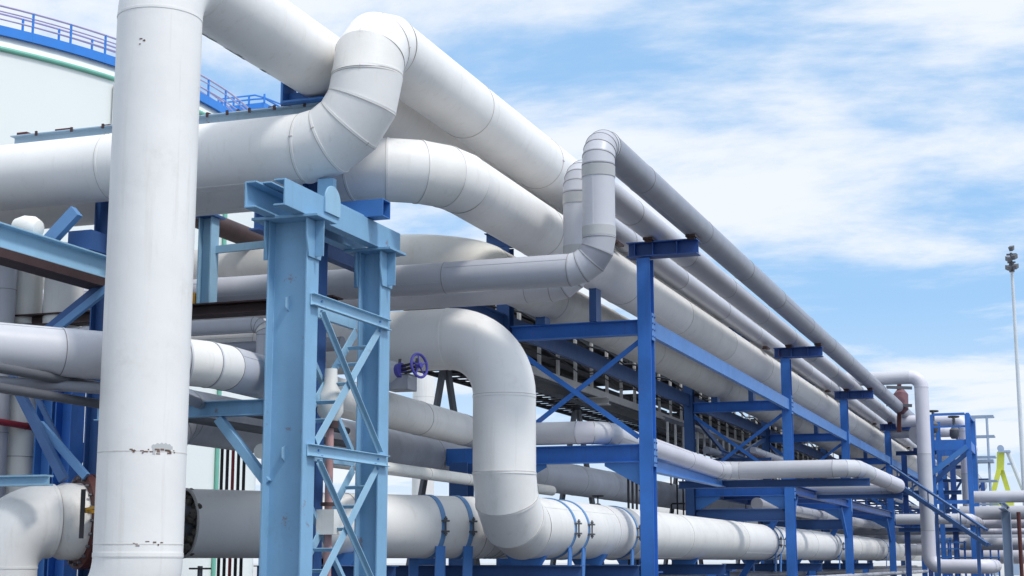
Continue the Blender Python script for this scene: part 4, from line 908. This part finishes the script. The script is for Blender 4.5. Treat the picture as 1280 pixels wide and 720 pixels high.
# far pipe bundles filling the yard behind
far = [(1175, 664, 64, .14), (1160, 674, 66, .18), (1100, 688, 68, .22), (1180, 684, 75, .16), (1150, 660, 80, .2)]
names = ['dim grey pipe low behind the stair, highest of the far bundle', 'second dim grey pipe low behind the stair', 'thick dim grey pipe lowest in the far bundle', 'thin dim pipe farthest right in the far bundle', 'dim grey pipe at the very back of the far bundle']
for (u, v, Y, rp), lb in zip(far, names):
    c = at(u, v, Y=Y); pipe('insulated_pipe', lb, [(c.x - 5, Y, c.z), (c.x + 16, Y, c.z)], rp, [], Gd, seam=2.5, n=20, group='far pipe bundle')
for k, u in enumerate((1178, 1196, 1216, 1238)):
    c = at(u, 690, Y=57 + k); t = thing('railing', (c.x, 57 + k, 0), ('first', 'second', 'third', 'fourth')[k] + ' blue railing panel from the left below the far stair', 'railing', 'blue railings at the far end')
    mb = MB()
    for dx in (-.28, 0, .28): mb.bar((c.x + dx, 57 + k, 0), (c.x + dx, 57 + k, at(u, 672 + 4 * (k % 2), Y=57 + k).z), .06, .06, up=(1, 0, 0))
    mb.build('post', M['blue'], t); mb = MB()
    for v in (674 + 4 * (k % 2), 686, 697): z_ = at(u, v, Y=57 + k).z; mb.bar((c.x - .34, 56.95 + k, z_), (c.x + .34, 56.95 + k, z_), .04, .05)
    mb.build('rail', M['midblue'], t)
# pink valve stand behind the loop
q = at(1126, 500, Y=56); pv = thing('valve_stand', q, 'rose red valve stand inside the lilac loop', 'valve')
mb = MB(); mb.bar(at(1124, 475, Y=56), at(1124, 540, Y=56), .14, .14, up=(1, 0, 0)); mb.build('post', M['redox'], pv)
mb = MB(); mb.lathe(q, (0, .3, 1), [(-.5, .12), (-.35, .26), (.2, .26), (.4, .12)], n=20); mb.build('body', M['pinkdark'], pv)
for v in (484, 506):
    mb = MB(); mb.bar(at(1108, v, Y=55.6), at(1140, v + 1, Y=55.6), .12, .10); mb.build('arm', M['dark'], pv)

# lamp mast
q0, q1 = at(1281, 702, Y=90), at(1265, 340, Y=90)
LMs = thing('lamp_mast', (q1.x, 90, 0), 'tall slim grey floodlight mast at the right edge', 'lamp post')
mb = MB(); mb.cyl((q1.x, 90, 0), (q1.x, 90, q1.z), .15, .085, n=20); mb.build('pole', M['galv'], LMs)
mb = MB(); mb.cyl((q1.x, 90, q1.z), (q1.x, 90, q1.z + .5), .15, n=14); mb.bar((q1.x - .22, 90, q1.z + .55), (q1.x + .22, 90, q1.z + .55), .08, .08); mb.cyl((q1.x, 90, q1.z + .6), (q1.x, 90, q1.z + 1.1), .07, n=10); mb.bar((q1.x - .25, 90, q1.z + 1.0), (q1.x + .3, 90, q1.z + 1.0), .1, .1); mb.build('bracket', M['dark'], LMs)
for (dx, dz, tl) in ((-.25, .25, .5), (.28, .3, -.4), (-.22, .75, .5), (.26, .85, -.5), (.1, 1.35, -.3)):
    mb = MB(); c = V((q1.x + dx, 89.8, q1.z + dz)); mb.prism([(-.09, -.12), (.09, -.12), (.13, .12), (-.13, .12)], c, c + V((tl * .3, -.28, -.14))); mb.build('floodlight', M['dark'], LMs)

# harbour crane
YC = 210
ap = at(1251, 565, Y=YC); f1, f2 = at(1240, 640, Y=YC), at(1264, 640, Y=YC)
CR = thing('harbour_crane', (ap.x, YC, 0), 'yellow green A-frame crane in the distance at right', 'crane')
fk = at(1250.3, 588, Y=YC)
mb = MB(); mb.bar(ap, fk, .9, .7, up=(0, 1, 0)); mb.build('stem', M['yellow'], CR)
for (u0, u1, yo) in ((1249.3, 1239.5, -.45), (1251.5, 1263.5, .45)):
    mb = MB(); mb.bar(at(u0, 586, Y=YC) + V((0, yo, 0)), at(u1, 625, Y=YC) + V((0, yo, 0)), .6, .6, up=(0, 1, 0)); mb.build('leg', M['yellow'], CR)
zf = at(1251, 625, Y=YC).z
mb = MB(); mb.box((at(1237, 625, Y=YC).x, YC - 2, zf - 1.4), (at(1267, 625, Y=YC).x, YC + 2, zf)); mb.build('deck', M['yellow'], CR)
for x in (at(1240, 640, Y=YC).x, at(1264, 640, Y=YC).x):
    mb = MB(); mb.bar((x, YC, 0), (x, YC, zf - 1.41), 1.2, 1.2, up=(1, 0, 0)); mb.build('leg', M['pipeblue'], CR)
mb = MB(); mb.cyl(ap + V((0, -.5, .45)), ap + V((0, .5, .45)), .42, n=16); mb.box((ap.x - .3, YC - .9, ap.z - .1), (ap.x + 1.2, YC + .9, ap.z + .15)); mb.build('sheave', M['pipeblue'], CR)
mb = MB(); mb.cyl(ap + V((.8, 0, .2)), at(1288, 634, Y=YC), .28, n=8); mb.build('boom_tie', M['galv'], CR)
mb = MB(); mb.box((at(1259, 577, Y=YC).x, YC - .4, at(1259, 581, Y=YC).z), (at(1264.5, 577, Y=YC).x, YC + .4, at(1259, 579, Y=YC).z)); mb.build('walkway', M['pipeblue'], CR)

# ================================================================== SKY, SUN, CAMERA
w = bpy.data.worlds.new('World'); scene.world = w; w.use_nodes = True
nt = w.node_tree; n = nt.nodes; l = nt.links; bg = n['Background']
SUN_EL, SUN_AZ = R(56), math.atan2(0.92, -0.38)            # azimuth measured from +Y towards +X
sky = n.new('ShaderNodeTexSky'); sky.sky_type = 'NISHITA'; sky.sun_disc = False; sky.sun_elevation = SUN_EL; sky.sun_rotation = SUN_AZ
sky.air_density = 1.0; sky.dust_density = 0.6; sky.ozone_density = 1.5
tc = n.new('ShaderNodeTexCoord'); sep = n.new('ShaderNodeSeparateXYZ'); l.new(tc.outputs['Generated'], sep.inputs[0])
def math_(op, a, b=None, c=None, clamp=False):
    x = n.new('ShaderNodeMath'); x.operation = op; x.use_clamp = clamp
    for i, s in enumerate((a, b, c)):
        if s is None: continue
        if isinstance(s, (int, float)): x.inputs[i].default_value = s
        else: l.new(s, x.inputs[i])
    return x.outputs[0]
zz = math_('ADD', math_('MAXIMUM', sep.outputs['Z'], 0.0), 0.16)
cmb = n.new('ShaderNodeCombineXYZ'); l.new(math_('DIVIDE', sep.outputs['X'], zz), cmb.inputs[0]); l.new(math_('DIVIDE', sep.outputs['Y'], zz), cmb.inputs[1])
mp = n.new('ShaderNodeMapping'); mp.inputs['Rotation'].default_value = (0, 0, R(-18)); mp.inputs['Scale'].default_value = (0.85, 1.25, 1); mp.inputs['Location'].default_value = (20.15, 3.75, 1.0)
l.new(cmb.outputs[0], mp.inputs['Vector'])
nz = n.new('ShaderNodeTexNoise'); nz.inputs['Scale'].default_value = 1.5; nz.inputs['Detail'].default_value = 10; nz.inputs['Roughness'].default_value = 0.6; nz.inputs['Distortion'].default_value = 0.25
l.new(mp.outputs[0], nz.inputs['Vector'])
cr = n.new('ShaderNodeMapRange'); cr.interpolation_type = 'SMOOTHSTEP'; cr.inputs['From Min'].default_value = 0.40; cr.inputs['From Max'].default_value = 0.61; band = n.new('ShaderNodeMapRange'); band.interpolation_type = 'SMOOTHSTEP'; band.inputs['From Min'].default_value = 0.285; band.inputs['From Max'].default_value = 0.345; band.inputs['To Max'].default_value = 0.055; l.new(sep.outputs['Z'], band.inputs['Value'])
l.new(math_('ADD', math_('ADD', nz.outputs['Fac'], 0.012), band.outputs['Result']), cr.inputs['Value'])
hz = n.new('ShaderNodeMapRange'); hz.inputs['From Min'].default_value = 0.16; hz.inputs['From Max'].default_value = 0.0; hz.inputs['To Max'].default_value = 0.75; l.new(sep.outputs['Z'], hz.inputs['Value'])
fac = math_('MAXIMUM', cr.outputs['Result'], hz.outputs['Result'], clamp=True)
mx = n.new('ShaderNodeMix'); mx.data_type = 'RGBA'; l.new(math_('MULTIPLY', fac, 0.9), mx.inputs[0])
# clear part: the physical sky lifted by thin high veil
veil = n.new('ShaderNodeMix'); veil.data_type = 'RGBA'; veil.inputs[0].default_value = 0.72; l.new(sky.outputs[0], veil.inputs[6]); veil.inputs[7].default_value = (3.2, 5.7, 9.0, 1)
l.new(veil.outputs[2], mx.inputs[6]); mx.inputs[7].default_value = (7.9, 8.2, 8.65, 1)
# the hazy sky is brighter towards the sun
dt = n.new('ShaderNodeVectorMath'); dt.operation = 'DOT_PRODUCT'; l.new(tc.outputs['Generated'], dt.inputs[0])
dt.inputs[1].default_value = (math.sin(SUN_AZ) * math.cos(SUN_EL), math.cos(SUN_AZ) * math.cos(SUN_EL), math.sin(SUN_EL))
gl = math_('ADD', math_('MULTIPLY', math_('POWER', math_('MAXIMUM', dt.outputs['Value'], 0.0), 2.0), 0.6), 1.0)
sc_ = n.new('ShaderNodeVectorMath'); sc_.operation = 'SCALE'; l.new(mx.outputs[2], sc_.inputs[0]); l.new(gl, sc_.inputs['Scale'])
l.new(sc_.outputs[0], bg.inputs['Color']); bg.inputs['Strength'].default_value = 0.122

sd = bpy.data.lights.new('sun', 'SUN'); sd.energy = 2.4; sd.angle = R(9.0); sd.color = (1, 0.96, 0.90)
so = bpy.data.objects.new('sun', sd); COL.objects.link(so)
sv_ = V((math.sin(SUN_AZ) * math.cos(SUN_EL), math.cos(SUN_AZ) * math.cos(SUN_EL), math.sin(SUN_EL)))
so.rotation_euler = sv_.to_track_quat('Z', 'Y').to_euler(); so.location = (30, -30, 40)

cd = bpy.data.cameras.new('camera'); cam = bpy.data.objects.new('camera', cd); COL.objects.link(cam); scene.camera = cam
cam.location = (0, 0, EYE); cam.rotation_euler = (math.pi/2 + PITCH, 0, YAW)
cd.sensor_width = 36; cd.lens = FPX / 1280 * 36; cd.clip_end = 5000; cd.clip_start = 0.1
vs = scene.view_settings; vs.view_transform = 'Standard'; vs.look = 'None'; vs.exposure = -0.02; vs.gamma = 1; vs.use_curve_mapping = False
